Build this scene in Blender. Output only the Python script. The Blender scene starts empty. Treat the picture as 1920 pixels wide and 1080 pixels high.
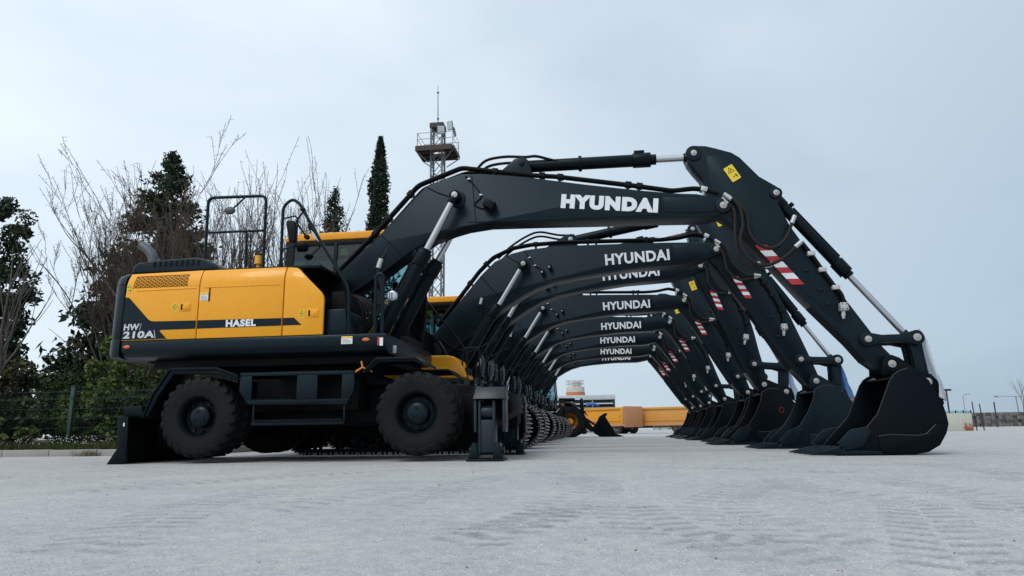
import bpy, bmesh, math, random
from mathutils import Vector, Matrix
R = math.radians
random.seed(7)
scn = bpy.context.scene
col = scn.collection

# ------------------------------------------------------------------ camera
# world: +X = the way the machines face, +Y = along the row of machines, metres
F_PX, HORIZON, ROLL, YAW, CAM_H = 1300.0, 808.0, R(0.8), R(7.3), 0.36
pit = math.atan((HORIZON - 540) / F_PX)
fw = Vector((-math.sin(YAW) * math.cos(pit), math.cos(YAW) * math.cos(pit), math.sin(pit)))
rt = Vector((math.cos(YAW), math.sin(YAW), 0))
up = rt.cross(fw)
r2 = rt * math.cos(ROLL) - up * math.sin(ROLL)
u2 = up * math.cos(ROLL) + rt * math.sin(ROLL)
cam = bpy.data.cameras.new('camera')
cam.sensor_width = 36.0
cam.lens = F_PX / 1920 * 36
cam.clip_start, cam.clip_end = 0.05, 9000
camo = bpy.data.objects.new('camera', cam)
col.objects.link(camo)
camo.matrix_world = Matrix(((r2.x, u2.x, -fw.x, 0), (r2.y, u2.y, -fw.y, 0), (r2.z, u2.z, -fw.z, CAM_H), (0, 0, 0, 1)))
scn.camera = camo

# ------------------------------------------------------------------ sky, sun, exposure
SUN_EL, SUN_AZ = R(52), R(-152)          # azimuth measured from +Y towards +X
sd = Vector((math.sin(SUN_AZ) * math.cos(SUN_EL), math.cos(SUN_AZ) * math.cos(SUN_EL), math.sin(SUN_EL)))
w = bpy.data.worlds.new('World'); scn.world = w; w.use_nodes = True
nt = w.node_tree; N = nt.nodes; Lk = nt.links
N.clear()
out = N.new('ShaderNodeOutputWorld'); bg = N.new('ShaderNodeBackground')
bg.inputs['Strength'].default_value = 0.136
sky = N.new('ShaderNodeTexSky'); sky.sky_type = 'NISHITA'; sky.sun_disc = False
sky.sun_elevation = SUN_EL; sky.sun_rotation = SUN_AZ; sky.air_density = 1.0; sky.dust_density = 2.0; sky.ozone_density = 1.5
tc = N.new('ShaderNodeTexCoord')
mp = N.new('ShaderNodeMapping'); mp.inputs['Scale'].default_value = (1, 1, 2.6)
Lk.new(tc.outputs['Generated'], mp.inputs['Vector'])
nz = N.new('ShaderNodeTexNoise'); nz.inputs['Scale'].default_value = 1.3; nz.inputs['Detail'].default_value = 5; nz.inputs['Roughness'].default_value = 0.5
nz.inputs['Distortion'].default_value = 0.4
Lk.new(mp.outputs[0], nz.inputs['Vector'])
cr = N.new('ShaderNodeValToRGB')
cr.color_ramp.elements[0].position = 0.40; cr.color_ramp.elements[0].color = (5.35, 6.3, 7.15, 1)
cr.color_ramp.elements[1].position = 0.62; cr.color_ramp.elements[1].color = (6.5, 7.35, 8.1, 1)
Lk.new(nz.outputs['Fac'], cr.inputs['Fac'])
# the veiled sun brightens one side of the overcast, the other side is a deeper grey blue
nrm = N.new('ShaderNodeVectorMath'); nrm.operation = 'NORMALIZE'; Lk.new(tc.outputs['Generated'], nrm.inputs[0])
dt = N.new('ShaderNodeVectorMath'); dt.operation = 'DOT_PRODUCT'; dt.inputs[1].default_value = Vector((-0.82, -0.25, 0.55)).normalized()
Lk.new(nrm.outputs[0], dt.inputs[0])
mr = N.new('ShaderNodeMapRange'); mr.inputs['From Min'].default_value = -0.8; mr.inputs['From Max'].default_value = 0.75
mr.inputs['To Min'].default_value = 0.0; mr.inputs['To Max'].default_value = 1.0
Lk.new(dt.outputs['Value'], mr.inputs['Value'])
tint = N.new('ShaderNodeMixRGB'); tint.blend_type = 'MIX'
tint.inputs[1].default_value = (0.37, 0.45, 0.51, 1); tint.inputs[2].default_value = (1.12, 1.09, 1.06, 1)
Lk.new(mr.outputs[0], tint.inputs[0])
mul = N.new('ShaderNodeMixRGB'); mul.blend_type = 'MULTIPLY'; mul.inputs[0].default_value = 1
Lk.new(cr.outputs[0], mul.inputs[1]); Lk.new(tint.outputs[0], mul.inputs[2])
mx = N.new('ShaderNodeMixRGB'); mx.inputs[0].default_value = 0.92
Lk.new(sky.outputs[0], mx.inputs[1]); Lk.new(mul.outputs[0], mx.inputs[2])
Lk.new(mx.outputs[0], bg.inputs['Color']); Lk.new(bg.outputs[0], out.inputs['Surface'])
sun = bpy.data.lights.new('sun', 'SUN'); sun.energy = 1.25; sun.angle = R(25); sun.color = (1.0, 0.97, 0.93)
suno = bpy.data.objects.new('sun', sun); col.objects.link(suno)
suno.rotation_euler = sd.to_track_quat('Z', 'Y').to_euler()
vs = scn.view_settings
vs.view_transform = 'Standard'; vs.look = 'None'; vs.gamma = 1; vs.use_curve_mapping = False; vs.exposure = 0.08

# ------------------------------------------------------------------ materials
MAT = {}
def newmat(name):
    m = bpy.data.materials.new(name); m.use_nodes = True; MAT[name] = m
    n = m.node_tree.nodes
    return m, n, m.node_tree.links, n['Principled BSDF']
def pos(n): return n.new('ShaderNodeNewGeometry').outputs['Position']
def noise(n, l, vec, scale, detail=4, rough=0.55):
    t = n.new('ShaderNodeTexNoise'); t.inputs['Scale'].default_value = scale
    t.inputs['Detail'].default_value = detail; t.inputs['Roughness'].default_value = rough
    l.new(vec, t.inputs['Vector']); return t.outputs['Fac']
def ramp(n, l, fac, stops):
    r = n.new('ShaderNodeValToRGB'); e = r.color_ramp.elements
    while len(e) < len(stops): e.new(0.5)
    for k, (p, c) in enumerate(stops): e[k].position = p; e[k].color = tuple(c) + (1,)
    l.new(fac, r.inputs['Fac']); return r.outputs['Color']
def mixc(n, l, fac, a, b, mode='MIX'):
    x = n.new('ShaderNodeMixRGB'); x.blend_type = mode
    for k, v in enumerate((fac, a, b)):
        if hasattr(v, 'is_linked') or hasattr(v, 'links'): l.new(v, x.inputs[k])
        elif isinstance(v, (int, float)): x.inputs[k].default_value = v
        else: x.inputs[k].default_value = tuple(v) + (1,)
    return x.outputs[0]
def math_(n, l, op, a, b=0.0, c=0.0):
    x = n.new('ShaderNodeMath'); x.operation = op
    for k, v in enumerate((a, b, c)):
        if isinstance(v, (int, float)): x.inputs[k].default_value = v
        else: l.new(v, x.inputs[k])
    return x.outputs[0]
def bump(n, l, h, strength, dist, bs):
    b = n.new('ShaderNodeBump'); b.inputs['Strength'].default_value = strength; b.inputs['Distance'].default_value = dist
    l.new(h, b.inputs['Height']); l.new(b.outputs[0], bs.inputs['Normal'])
def paint(name, c, rough=0.4, dust=0.12, metal=0.0, spec=0.5, dustcol=(0.16, 0.155, 0.15), coat=0.0, peel=0.0, stint=None):
    m, n, l, b = newmat(name); p = pos(n)
    a = noise(n, l, p, 1.7, 6, 0.62); f = noise(n, l, p, 23, 3)
    d = math_(n, l, 'MULTIPLY', ramp(n, l, a, [(0.42, (0, 0, 0)), (0.78, (1, 1, 1))]), dust)
    c2 = mixc(n, l, f, tuple(x * 0.9 for x in c), tuple(min(1, x * 1.08) for x in c))
    l.new(mixc(n, l, d, c2, dustcol), b.inputs['Base Color'])
    rr = n.new('ShaderNodeMapRange'); rr.inputs['To Min'].default_value = rough * 0.8; rr.inputs['To Max'].default_value = min(1, rough * 1.3)
    l.new(a, rr.inputs['Value']); l.new(rr.outputs[0], b.inputs['Roughness'])
    b.inputs['Metallic'].default_value = metal; b.inputs['Specular IOR Level'].default_value = spec; b.inputs['Coat Weight'].default_value = coat; b.inputs['Coat Roughness'].default_value = 0.12
    if stint: b.inputs['Specular Tint'].default_value = tuple(stint) + (1,)
    if peel: bump(n, l, noise(n, l, p, peel, 3), 0.12, 0.002, b)
    return m
paint('charcoal', (0.0042, 0.0086, 0.0120), 0.33, 0.008, spec=0.22, peel=60, stint=(.66, .88, 1))
paint('charcoal_steel', (0.0018, 0.0044, 0.0062), 0.36, 0.008, spec=0.16, peel=90, stint=(.66, .88, 1))
paint('bucket_black', (0.0010, 0.0024, 0.0038), 0.42, 0.008, spec=0.12, peel=40, stint=(.75, .9, 1))
paint('bucket_satin', (0.0035, 0.0085, 0.0125), 0.36, 0.012, spec=0.2, peel=40, stint=(.66, .88, 1))
paint('under_black', (0.0022, 0.0030, 0.0036), 0.6, 0.008, spec=0.12, peel=50)
paint('stabiliser_lit', (0.012, 0.022, 0.030), 0.34, 0.01, spec=0.3, peel=60)  # lighter paint with the light on the near stabiliser put into the colour
paint('yellow', (0.83, 0.345, 0.004), 0.42, 0.03, spec=0.35, dustcol=(0.45, 0.26, 0.06), coat=0.25, peel=9)
paint('roof_yellow', (0.85, 0.34, 0.012), 0.40, 0.02, spec=0.35)
paint('black_plastic', (0.0035, 0.0045, 0.0052), 0.5, 0.008, spec=0.16)
paint('rim_orange', (0.22, 0.085, 0.012), 0.7, 0.3, dustcol=(0.06, 0.05, 0.04))
paint('highlight_steel', (0.024, 0.027, 0.030), 0.45, 0.3, metal=0.3, dustcol=(0.012, 0.013, 0.014))  # paler steel for the painted highlights on the bucket edges
paint('chrome', (0.52, 0.53, 0.55), 0.3, 0.03, metal=1.0)
paint('pin_steel', (0.42, 0.41, 0.39), 0.5, 0.15, metal=0.6)
paint('zinc', (0.50, 0.51, 0.50), 0.45, 0.1, metal=0.5)
paint('hose', (0.009, 0.0075, 0.0075), 0.6, 0.06, spec=0.3, dustcol=(0.10, 0.075, 0.065))
paint('white', (0.74, 0.76, 0.78), 0.5, 0.05)
paint('silver_letter', (0.55, 0.58, 0.6), 0.4, 0.05)
paint('red', (0.42, 0.012, 0.02), 0.45, 0.05)
paint('red_mark', (0.16, 0.008, 0.014), 0.6, 0.05)
paint('label_yellow', (0.80, 0.56, 0.03), 0.5, 0.05)
paint('label_green', (0.74, 0.55, 0.04), 0.5, 0.05)
paint('amber', (0.62, 0.13, 0.015), 0.3, 0.05)
paint('beacon_amber', (0.75, 0.36, 0.02), 0.25, 0.05)
paint('exhaust_grey', (0.085, 0.095, 0.105), 0.5, 0.1, metal=0.3)
paint('mirror_face', (0.50, 0.54, 0.56), 0.15, 0.02, metal=0.8)
paint('track_steel', (0.009, 0.009, 0.011), 0.5, 0.06, metal=0.3, dustcol=(0.06, 0.05, 0.045))
paint('grouser_steel', (0.42, 0.39, 0.40), 0.36, 0.6, metal=0.75, dustcol=(0.05, 0.042, 0.04))
paint('orange_ribbon', (0.75, 0.26, 0.01), 0.6, 0.05)
paint('truck_yellow', (0.70, 0.29, 0.012), 0.55, 0.30, dustcol=(0.46, 0.22, 0.07))
paint('truck_faded', (0.52, 0.235, 0.10), 0.6, 0.6, dustcol=(0.42, 0.27, 0.17))
paint('truck_orange', (0.62, 0.27, 0.045), 0.6, 0.5, dustcol=(0.42, 0.24, 0.11))
paint('truck_tyre', (0.05, 0.047, 0.045), 0.9, 0.6, spec=0.1, dustcol=(0.14, 0.12, 0.10))
paint('truck_rim', (0.17, 0.155, 0.14), 0.8, 0.5)
paint('truck_grey', (0.10, 0.095, 0.09), 0.7, 0.5)
paint('truck_frame', (0.34, 0.30, 0.22), 0.7, 0.5)
paint('shed_white', (0.50, 0.53, 0.56), 0.6, 0.3)
paint('shed_grey', (0.20, 0.215, 0.225), 0.7, 0.3)
paint('silo_cream', (0.50, 0.46, 0.41), 0.7, 0.35)
paint('silo_orange', (0.52, 0.17, 0.06), 0.6, 0.3)
paint('galv', (0.15, 0.155, 0.165), 0.55, 0.3, metal=0.4, dustcol=(0.10, 0.07, 0.055))
paint('rust_deck', (0.055, 0.042, 0.034), 0.8, 0.4, dustcol=(0.09, 0.07, 0.055))
paint('lamp_glass', (0.50, 0.54, 0.56), 0.2, 0.2, metal=0.4)
paint('fence_green', (0.008, 0.032, 0.027), 0.5, 0.1)
paint('pole_black', (0.012, 0.013, 0.016), 0.6, 0.1)
paint('pole_grey', (0.20, 0.23, 0.25), 0.6, 0.2)
paint('jacket_black', (0.008, 0.008, 0.010), 0.9, 0.05, spec=0.2)
paint('trousers', (0.012, 0.014, 0.02), 0.9, 0.05, spec=0.2)
paint('skin', (0.42, 0.22, 0.15), 0.6, 0.0)
paint('hair', (0.01, 0.008, 0.007), 0.7, 0.0)
paint('seat_cloth', (0.03, 0.032, 0.035), 0.8, 0.05)
paint('hivis', (0.30, 0.36, 0.03), 0.7, 0.0)
paint('kerb_concrete', (0.31, 0.30, 0.28), 0.9, 0.4, spec=0.2, dustcol=(0.17, 0.16, 0.14), peel=120)
paint('brick_red', (0.30, 0.13, 0.09), 0.9, 0.3)
paint('bark', (0.115, 0.10, 0.088), 0.95, 0.5, spec=0.1, dustcol=(0.20, 0.19, 0.17), peel=35)
paint('twig', (0.095, 0.068, 0.054), 0.95, 0.5, spec=0.1, dustcol=(0.14, 0.11, 0.09))
paint('dark_bark', (0.045, 0.036, 0.03), 0.95, 0.4, spec=0.1, dustcol=(0.08, 0.07, 0.06), peel=35)
paint('blue_film', (0.05, 0.17, 0.42), 0.3, 0.2, dustcol=(0.3, 0.4, 0.55))
paint('pallet_stone', (0.16, 0.15, 0.145), 0.95, 0.6, spec=0.1, dustcol=(0.24, 0.22, 0.21), peel=20)
paint('pallet_dark', (0.085, 0.078, 0.072), 0.95, 0.5, spec=0.1, dustcol=(0.17, 0.16, 0.15), peel=20)
paint('soil', (0.05, 0.043, 0.03), 1.0, 0.4, spec=0.05, dustcol=(0.035, 0.05, 0.018), peel=30)

def mat_tyre():
    m, n, l, b = newmat('tyre'); p = pos(n)
    a = noise(n, l, p, 4.0, 6, 0.65); f = noise(n, l, p, 60, 3)
    c = ramp(n, l, a, [(0.3, (0.004, 0.0045, 0.0052)), (0.62, (0.0075, 0.0078, 0.0085)), (0.85, (0.0165, 0.0162, 0.0163))])
    l.new(c, b.inputs['Base Color']); b.inputs['Roughness'].default_value = 0.72; b.inputs['Specular IOR Level'].default_value = 0.18
    bump(n, l, f, 0.25, 0.004, b)
mat_tyre()
def mat_glass():
    m, n, l, b = newmat('glass')
    o = n['Material Output']; n.remove(b)
    t = n.new('ShaderNodeBsdfTransparent'); t.inputs[0].default_value = (0.68, 0.80, 0.82, 1)
    g = n.new('ShaderNodeBsdfGlossy'); g.inputs['Roughness'].default_value = 0.03; g.inputs[0].default_value = (0.9, 0.9, 0.9, 1)
    fr = n.new('ShaderNodeFresnel'); fr.inputs['IOR'].default_value = 1.45
    s = n.new('ShaderNodeMixShader')
    l.new(fr.outputs[0], s.inputs[0]); l.new(t.outputs[0], s.inputs[1]); l.new(g.outputs[0], s.inputs[2]); l.new(s.outputs[0], o.inputs[0])
mat_glass()
def mat_film(name, c, tr):
    m, n, l, b = newmat(name); o = n['Material Output']
    p = pos(n); f = noise(n, l, p, 7, 5)
    t = n.new('ShaderNodeBsdfTransparent'); tl = n.new('ShaderNodeBsdfTranslucent'); tl.inputs[0].default_value = tuple(c) + (1,)
    b.inputs['Base Color'].default_value = tuple(c) + (1,); b.inputs['Roughness'].default_value = 0.3
    bump(n, l, f, 0.6, 0.02, b)
    a = n.new('ShaderNodeMixShader'); a.inputs[0].default_value = 0.55
    l.new(b.outputs[0], a.inputs[1]); l.new(tl.outputs[0], a.inputs[2])
    s = n.new('ShaderNodeMixShader'); s.inputs[0].default_value = tr
    l.new(a.outputs[0], s.inputs[1]); l.new(t.outputs[0], s.inputs[2]); l.new(s.outputs[0], o.inputs[0])
mat_film('film_white', (0.90, 0.92, 0.96), 0.06)
mat_film('film_blue', (0.16, 0.34, 0.66), 0.10)
mat_film('film_pale', (0.62, 0.74, 0.90), 0.2)
mat_film('bag_film', (0.30, 0.33, 0.35), 0.68)
def mat_leaf(name, lo, hi):
    m, n, l, b = newmat(name)
    g = n.new('ShaderNodeNewGeometry')
    f = noise(n, l, g.outputs['Position'], 0.9, 4)
    mm = math_(n, l, 'ADD', math_(n, l, 'MULTIPLY', g.outputs['Random Per Island'], 0.6), math_(n, l, 'MULTIPLY', f, 0.5))
    l.new(ramp(n, l, mm, [(0.2, lo), (0.85, hi)]), b.inputs['Base Color'])
    b.inputs['Roughness'].default_value = 0.75; b.inputs['Specular IOR Level'].default_value = 0.2
mat_leaf('leaf_conifer', (0.013, 0.025, 0.016), (0.044, 0.068, 0.034))
mat_leaf('leaf_cypress', (0.010, 0.019, 0.013), (0.032, 0.050, 0.027))
mat_leaf('leaf_shrub', (0.034, 0.062, 0.016), (0.120, 0.170, 0.045))
mat_leaf('leaf_dark', (0.020, 0.036, 0.014), (0.066, 0.094, 0.032))
mat_leaf('leaf_olive', (0.030, 0.034, 0.014), (0.080, 0.075, 0.030))
mat_leaf('grass', (0.024, 0.038, 0.012), (0.080, 0.095, 0.030))
mat_leaf('dry_weed', (0.10, 0.085, 0.05), (0.20, 0.17, 0.11))
def mat_ground():
    m, n, l, b = newmat('yard_concrete'); p = pos(n)
    big = noise(n, l, p, 0.22, 5, 0.6); mid = noise(n, l, p, 1.6, 6, 0.68); fine = noise(n, l, p, 14, 6, 0.72); grit = noise(n, l, p, 85, 3, 0.7)
    c = ramp(n, l, big, [(0.3, (0.462, 0.461, 0.455)), (0.7, (0.512, 0.510, 0.50))])
    c = mixc(n, l, 0.55, c, ramp(n, l, mid, [(0.3, (0.72, 0.73, 0.75)), (0.66, (1.08, 1.08, 1.07))]), 'MULTIPLY')
    c = mixc(n, l, 0.8, c, ramp(n, l, fine, [(0.3, (0.70, 0.71, 0.73)), (0.72, (1.15, 1.14, 1.13))]), 'MULTIPLY')
    c = mixc(n, l, 0.5, c, ramp(n, l, grit, [(0.34, (0.55, 0.55, 0.56)), (0.55, (1.05, 1.05, 1.05))]), 'MULTIPLY')
    # light scuffed patches of stone dust
    v = n.new('ShaderNodeTexVoronoi'); v.inputs['Scale'].default_value = 3.1; v.inputs['Randomness'].default_value = 1
    l.new(p, v.inputs['Vector'])
    sc = math_(n, l, 'MULTIPLY', ramp(n, l, v.outputs['Distance'], [(0.05, (1, 1, 1)), (0.26, (0, 0, 0))]), ramp(n, l, noise(n, l, p, 5, 5), [(0.45, (0, 0, 0)), (0.62, (1, 1, 1))]))
    c = mixc(n, l, math_(n, l, 'MULTIPLY', sc, 0.35), c, (0.52, 0.53, 0.53))
    l.new(c, b.inputs['Base Color']); b.inputs['Roughness'].default_value = 0.95; b.inputs['Specular IOR Level'].default_value = 0.12
    h = math_(n, l, 'ADD', math_(n, l, 'MULTIPLY', fine, 0.8), math_(n, l, 'MULTIPLY', grit, 0.5))
    bump(n, l, h, 0.55, 0.02, b)
mat_ground()
def mat_tank():
    m, n, l, b = newmat('cream_rust'); p = pos(n)
    sx = n.new('ShaderNodeSeparateXYZ'); l.new(p, sx.inputs[0])
    f = noise(n, l, p, 3.2, 5, 0.7)
    zone = math_(n, l, 'MULTIPLY', ramp(n, l, math_(n, l, 'SUBTRACT', sx.outputs[0], 20.9), [(0.0, (0, 0, 0)), (0.3, (1, 1, 1))]), ramp(n, l, sx.outputs[2], [(0.1, (1, 1, 1)), (0.95, (0, 0, 0))]))
    r = ramp(n, l, math_(n, l, 'ADD', math_(n, l, 'MULTIPLY', zone, 0.42), math_(n, l, 'MULTIPLY', f, 0.7)), [(0.55, (0, 0, 0)), (0.72, (1, 1, 1))])
    l.new(mixc(n, l, r, (0.50, 0.50, 0.43), (0.30, 0.11, 0.03)), b.inputs['Base Color']); b.inputs['Roughness'].default_value = 0.8
mat_tank()

# ------------------------------------------------------------------ mesh helpers
class B:
    def __init__(s): s.v = []; s.f = []; s.m = []
    def add(s, v, f, mi=0):
        o = len(s.v); s.v += [tuple(x) for x in v]
        for q in f: s.f.append(tuple(i + o for i in q)); s.m.append(mi)
        return s
    def box(s, x0, x1, y0, y1, z0, z1, mi=0):
        v = [(x0, y0, z0), (x1, y0, z0), (x1, y1, z0), (x0, y1, z0), (x0, y0, z1), (x1, y0, z1), (x1, y1, z1), (x0, y1, z1)]
        return s.add(v, [(3, 2, 1, 0), (4, 5, 6, 7), (0, 1, 5, 4), (1, 2, 6, 5), (2, 3, 7, 6), (3, 0, 4, 7)], mi)
    def prism(s, pts, y0, y1, mi=0):            # outline in (x, z), extruded over y
        n = len(pts)
        A = sum(pts[i][0] * pts[(i + 1) % n][1] - pts[(i + 1) % n][0] * pts[i][1] for i in range(n))
        if A < 0: pts = pts[::-1]
        v = [(x, y0, z) for x, z in pts] + [(x, y1, z) for x, z in pts]
        f = [tuple(range(n)), tuple(range(2 * n - 1, n - 1, -1))]
        f += [(i, i + n, (i + 1) % n + n, (i + 1) % n) for i in range(n)]
        return s.add(v, f, mi)
    def slab(s, pts, z0, z1, mi=0):             # outline in (x, y), extruded over z
        n = len(pts)
        A = sum(pts[i][0] * pts[(i + 1) % n][1] - pts[(i + 1) % n][0] * pts[i][1] for i in range(n))
        if A < 0: pts = pts[::-1]
        v = [(x, y, z0) for x, y in pts] + [(x, y, z1) for x, y in pts]
        f = [tuple(range(n - 1, -1, -1)), tuple(range(n, 2 * n))]
        f += [(i, (i + 1) % n, (i + 1) % n + n, i + n) for i in range(n)]
        return s.add(v, f, mi)
    def xprism(s, pts, x0, x1, mi=0):           # outline in (y, z), extruded over x
        n = len(pts)
        A = sum(pts[i][0] * pts[(i + 1) % n][1] - pts[(i + 1) % n][0] * pts[i][1] for i in range(n))
        if A < 0: pts = pts[::-1]
        v = [(x0, y, z) for y, z in pts] + [(x1, y, z) for y, z in pts]
        f = [tuple(range(n - 1, -1, -1)), tuple(range(n, 2 * n))]
        f += [(i, (i + 1) % n, (i + 1) % n + n, i + n) for i in range(n)]
        return s.add(v, f, mi)
    def cyl(s, p0, p1, r0, r1=None, n=16, mi=0):
        r1 = r0 if r1 is None else r1
        p0, p1 = Vector(p0), Vector(p1); d = (p1 - p0).normalized()
        a = d.orthogonal().normalized(); b = d.cross(a)
        v = []
        for p, r in ((p0, r0), (p1, r1)):
            v += [p + (a * math.cos(2 * math.pi * i / n) + b * math.sin(2 * math.pi * i / n)) * r for i in range(n)]
        f = [(i, (i + 1) % n, (i + 1) % n + n, i + n) for i in range(n)] + [tuple(range(n - 1, -1, -1)), tuple(range(n, 2 * n))]
        return s.add(v, f, mi)
    def tube(s, pts, r, n=8, r1=None, mi=0, caps=True):
        P = [Vector(p) for p in pts]; m = len(P); rings = []
        prev = None
        for i in range(m):
            d = (P[min(i + 1, m - 1)] - P[max(i - 1, 0)])
            d = d.normalized() if d.length > 1e-9 else Vector((0, 0, 1))
            if prev is None: a = d.orthogonal().normalized()
            else:
                a = prev - d * prev.dot(d); a = a.normalized() if a.length > 1e-6 else d.orthogonal().normalized()
            prev = a; b = d.cross(a)
            rr = r if r1 is None else r + (r1 - r) * i / (m - 1)
            rings += [P[i] + (a * math.cos(2 * math.pi * k / n) + b * math.sin(2 * math.pi * k / n)) * rr for k in range(n)]
        f = [(i * n + k, i * n + (k + 1) % n, (i + 1) * n + (k + 1) % n, (i + 1) * n + k) for i in range(m - 1) for k in range(n)]
        if caps: f += [tuple(range(n - 1, -1, -1)), tuple(range((m - 1) * n, m * n))]
        return s.add(rings, f, mi)
    def lathe(s, prof, c=(0, 0, 0), axis='y', n=32, mi=0):   # prof: (radius, height along axis), closed onto itself if first == last
        v = []
        for k in range(n):
            t = 2 * math.pi * k / n; ct, st = math.cos(t), math.sin(t)
            for r, h in prof:
                v.append({'y': (c[0] + r * ct, c[1] + h, c[2] + r * st), 'z': (c[0] + r * ct, c[1] + r * st, c[2] + h), 'x': (c[0] + h, c[1] + r * ct, c[2] + r * st)}[axis])
        m = len(prof)
        f = [(k * m + i, k * m + i + 1, ((k + 1) % n) * m + i + 1, ((k + 1) % n) * m + i) for k in range(n) for i in range(m - 1)]
        if axis == 'z': f = [q[::-1] for q in f]
        return s.add(v, f, mi)
    def mesh(s, name, bevel=0.0, smooth=38, seg=2):
        me = bpy.data.meshes.new(name); me.from_pydata(s.v, [], s.f); me.polygons.foreach_set('material_index', s.m)
        bm = bmesh.new(); bm.from_mesh(me)
        bmesh.ops.remove_doubles(bm, verts=bm.verts, dist=1e-6) if bevel else None
        bmesh.ops.recalc_face_normals(bm, faces=bm.faces)
        if bevel:
            ed = [e for e in bm.edges if len(e.link_faces) == 2 and e.calc_face_angle(0) > R(28)]
            if ed: bmesh.ops.bevel(bm, geom=ed, offset=bevel, segments=seg, profile=0.5, affect='EDGES', clamp_overlap=True)
        bm.to_mesh(me); bm.free()
        if smooth:
            me.polygons.foreach_set('use_smooth', [True] * len(me.polygons)); me.set_sharp_from_angle(angle=R(smooth))
        return me
    def build(s, name, mat, parent=None, bevel=0.0, smooth=38, loc=(0, 0, 0), rot=0.0, seg=2):
        return obj(name, s.mesh(name, bevel, smooth, seg), mat, parent, loc, rot)
def obj(name, me, mat=None, parent=None, loc=(0, 0, 0), rot=0.0, rz=0.0):
    """rot: upward turn in the x-z plane (about -Y)"""
    if mat is not None and not me.materials:
        for x in (mat if isinstance(mat, (list, tuple)) else [mat]): me.materials.append(MAT[x])
    o = bpy.data.objects.new(name, me); col.objects.link(o)
    o.parent = parent; o.location = loc; o.rotation_euler = (0, -rot, rz)
    return o
def thing(name, label, cat, loc=(0, 0, 0), rz=0.0, group=None):
    o = bpy.data.objects.new(name, None); col.objects.link(o); o.empty_display_size = 0.3
    o.location = loc; o.rotation_euler = (0, 0, rz)
    return tag(o, label, cat, group)
def tag(o, label=None, cat=None, group=None, kind=None):
    if label: o['label'] = label
    if cat: o['category'] = cat
    if group: o['group'] = group
    if kind: o['kind'] = kind
    return o
def smooth_path(pts, k=5):
    P = [Vector(p) for p in pts]; o = []
    for i in range(len(P) - 1):
        a, b, c, d = P[max(i - 1, 0)], P[i], P[i + 1], P[min(i + 2, len(P) - 1)]
        for j in range(k):
            t = j / k
            o.append(0.5 * ((2 * b) + (c - a) * t + (2 * a - 5 * b + 4 * c - d) * t * t + (3 * b - a - 3 * c + d) * t ** 3))
    o.append(P[-1]); return o
def rounded(pts, r=0.06, k=4):
    P = [Vector(p) for p in pts]; o = [P[0]]
    for i in range(1, len(P) - 1):
        a, b = (P[i - 1] - P[i]), (P[i + 1] - P[i]); q = min(r, a.length * 0.45, b.length * 0.45)
        a = P[i] + a.normalized() * q; b = P[i] + b.normalized() * q
        for j in range(k + 1):
            t = j / k; o.append(a * (1 - t) ** 2 + P[i] * 2 * t * (1 - t) + b * t * t)
    o.append(P[-1]); return o
_font = {}
def letters(s, wd, ht, bold=0.0, depth=0.002, slant=0.0):
    """mesh of a word standing in x-z, facing -y, lower left at the origin"""
    key = (s, wd, ht, bold, slant)
    if key in _font: return _font[key]
    cu = bpy.data.curves.new('letters', 'FONT'); cu.body = s; cu.offset = bold; cu.extrude = depth; cu.space_character = 1.0 + bold * 2.4; cu.resolution_u = 4
    t = bpy.data.objects.new('letters', cu); col.objects.link(t)
    dg = bpy.context.evaluated_depsgraph_get()
    me = bpy.data.meshes.new_from_object(t.evaluated_get(dg)); bpy.data.objects.remove(t)
    xs = [v.co.x for v in me.vertices]; ys = [v.co.y for v in me.vertices]
    x0, x1, y0, y1 = min(xs), max(xs), min(ys), max(ys)
    for v in me.vertices:
        x = (v.co.x - x0) / (x1 - x0) * wd; z = (v.co.y - y0) / (y1 - y0) * ht; y = -v.co.z
        v.co = (x + slant * z, y, z)
    me.materials.clear(); me.update(); _font[key] = me
    return me
def rot2(p, a): return (p[0] * math.cos(a) - p[1] * math.sin(a), p[0] * math.sin(a) + p[1] * math.cos(a))
def sub(p, q): return (p[0] - q[0], p[1] - q[1])
def addp(p, q): return (p[0] + q[0], p[1] + q[1])
def ang(p, q): return math.atan2(q[1] - p[1], q[0] - p[0])
def dist(p, q): return math.hypot(q[0] - p[0], q[1] - p[1])

# ------------------------------------------------------------------ ground and planted strip
g = B()
g.add([(-3000, -60, 0), (3000, -60, 0), (3000, 6000, 0), (-3000, 6000, 0)], [(0, 1, 2, 3)])
tag(g.build('ground', 'yard_concrete', smooth=0), kind='structure')
g = B(); g.slab([(-60, 12.56), (-7.72, 12.56), (-7.72, 75), (-60, 75)], -0.05, 0.10)
tag(g.build('planted_ground', 'soil', smooth=0), kind='structure')
kerb = B()
kerb.box(-16.6, -7.55, 12.43, 12.54, -0.05, 0.085); kerb.box(-7.66, -7.57, 12.55, 52, -0.05, 0.085)
ko = tag(kerb.build('kerb', 'kerb_concrete'), kind='structure')
ks = B().box(-0.495, 0.495, -0.075, 0.075, -0.04, 0.125).mesh('kerb_stone', bevel=0.018)
for k in range(9):
    o = obj('kerb_stone', ks, 'kerb_concrete', ko, (-8.1 - k, 12.48 + random.uniform(-.006, .006), random.uniform(-.008, .006))); o.rotation_euler = (0, random.uniform(-.006, .006), random.uniform(-.006, .006))
for k in range(12):
    o = obj('kerb_stone', ks, 'kerb_concrete', ko, (-7.62, 13.1 + k, random.uniform(-.006, .006)), rz=math.pi / 2)

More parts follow.
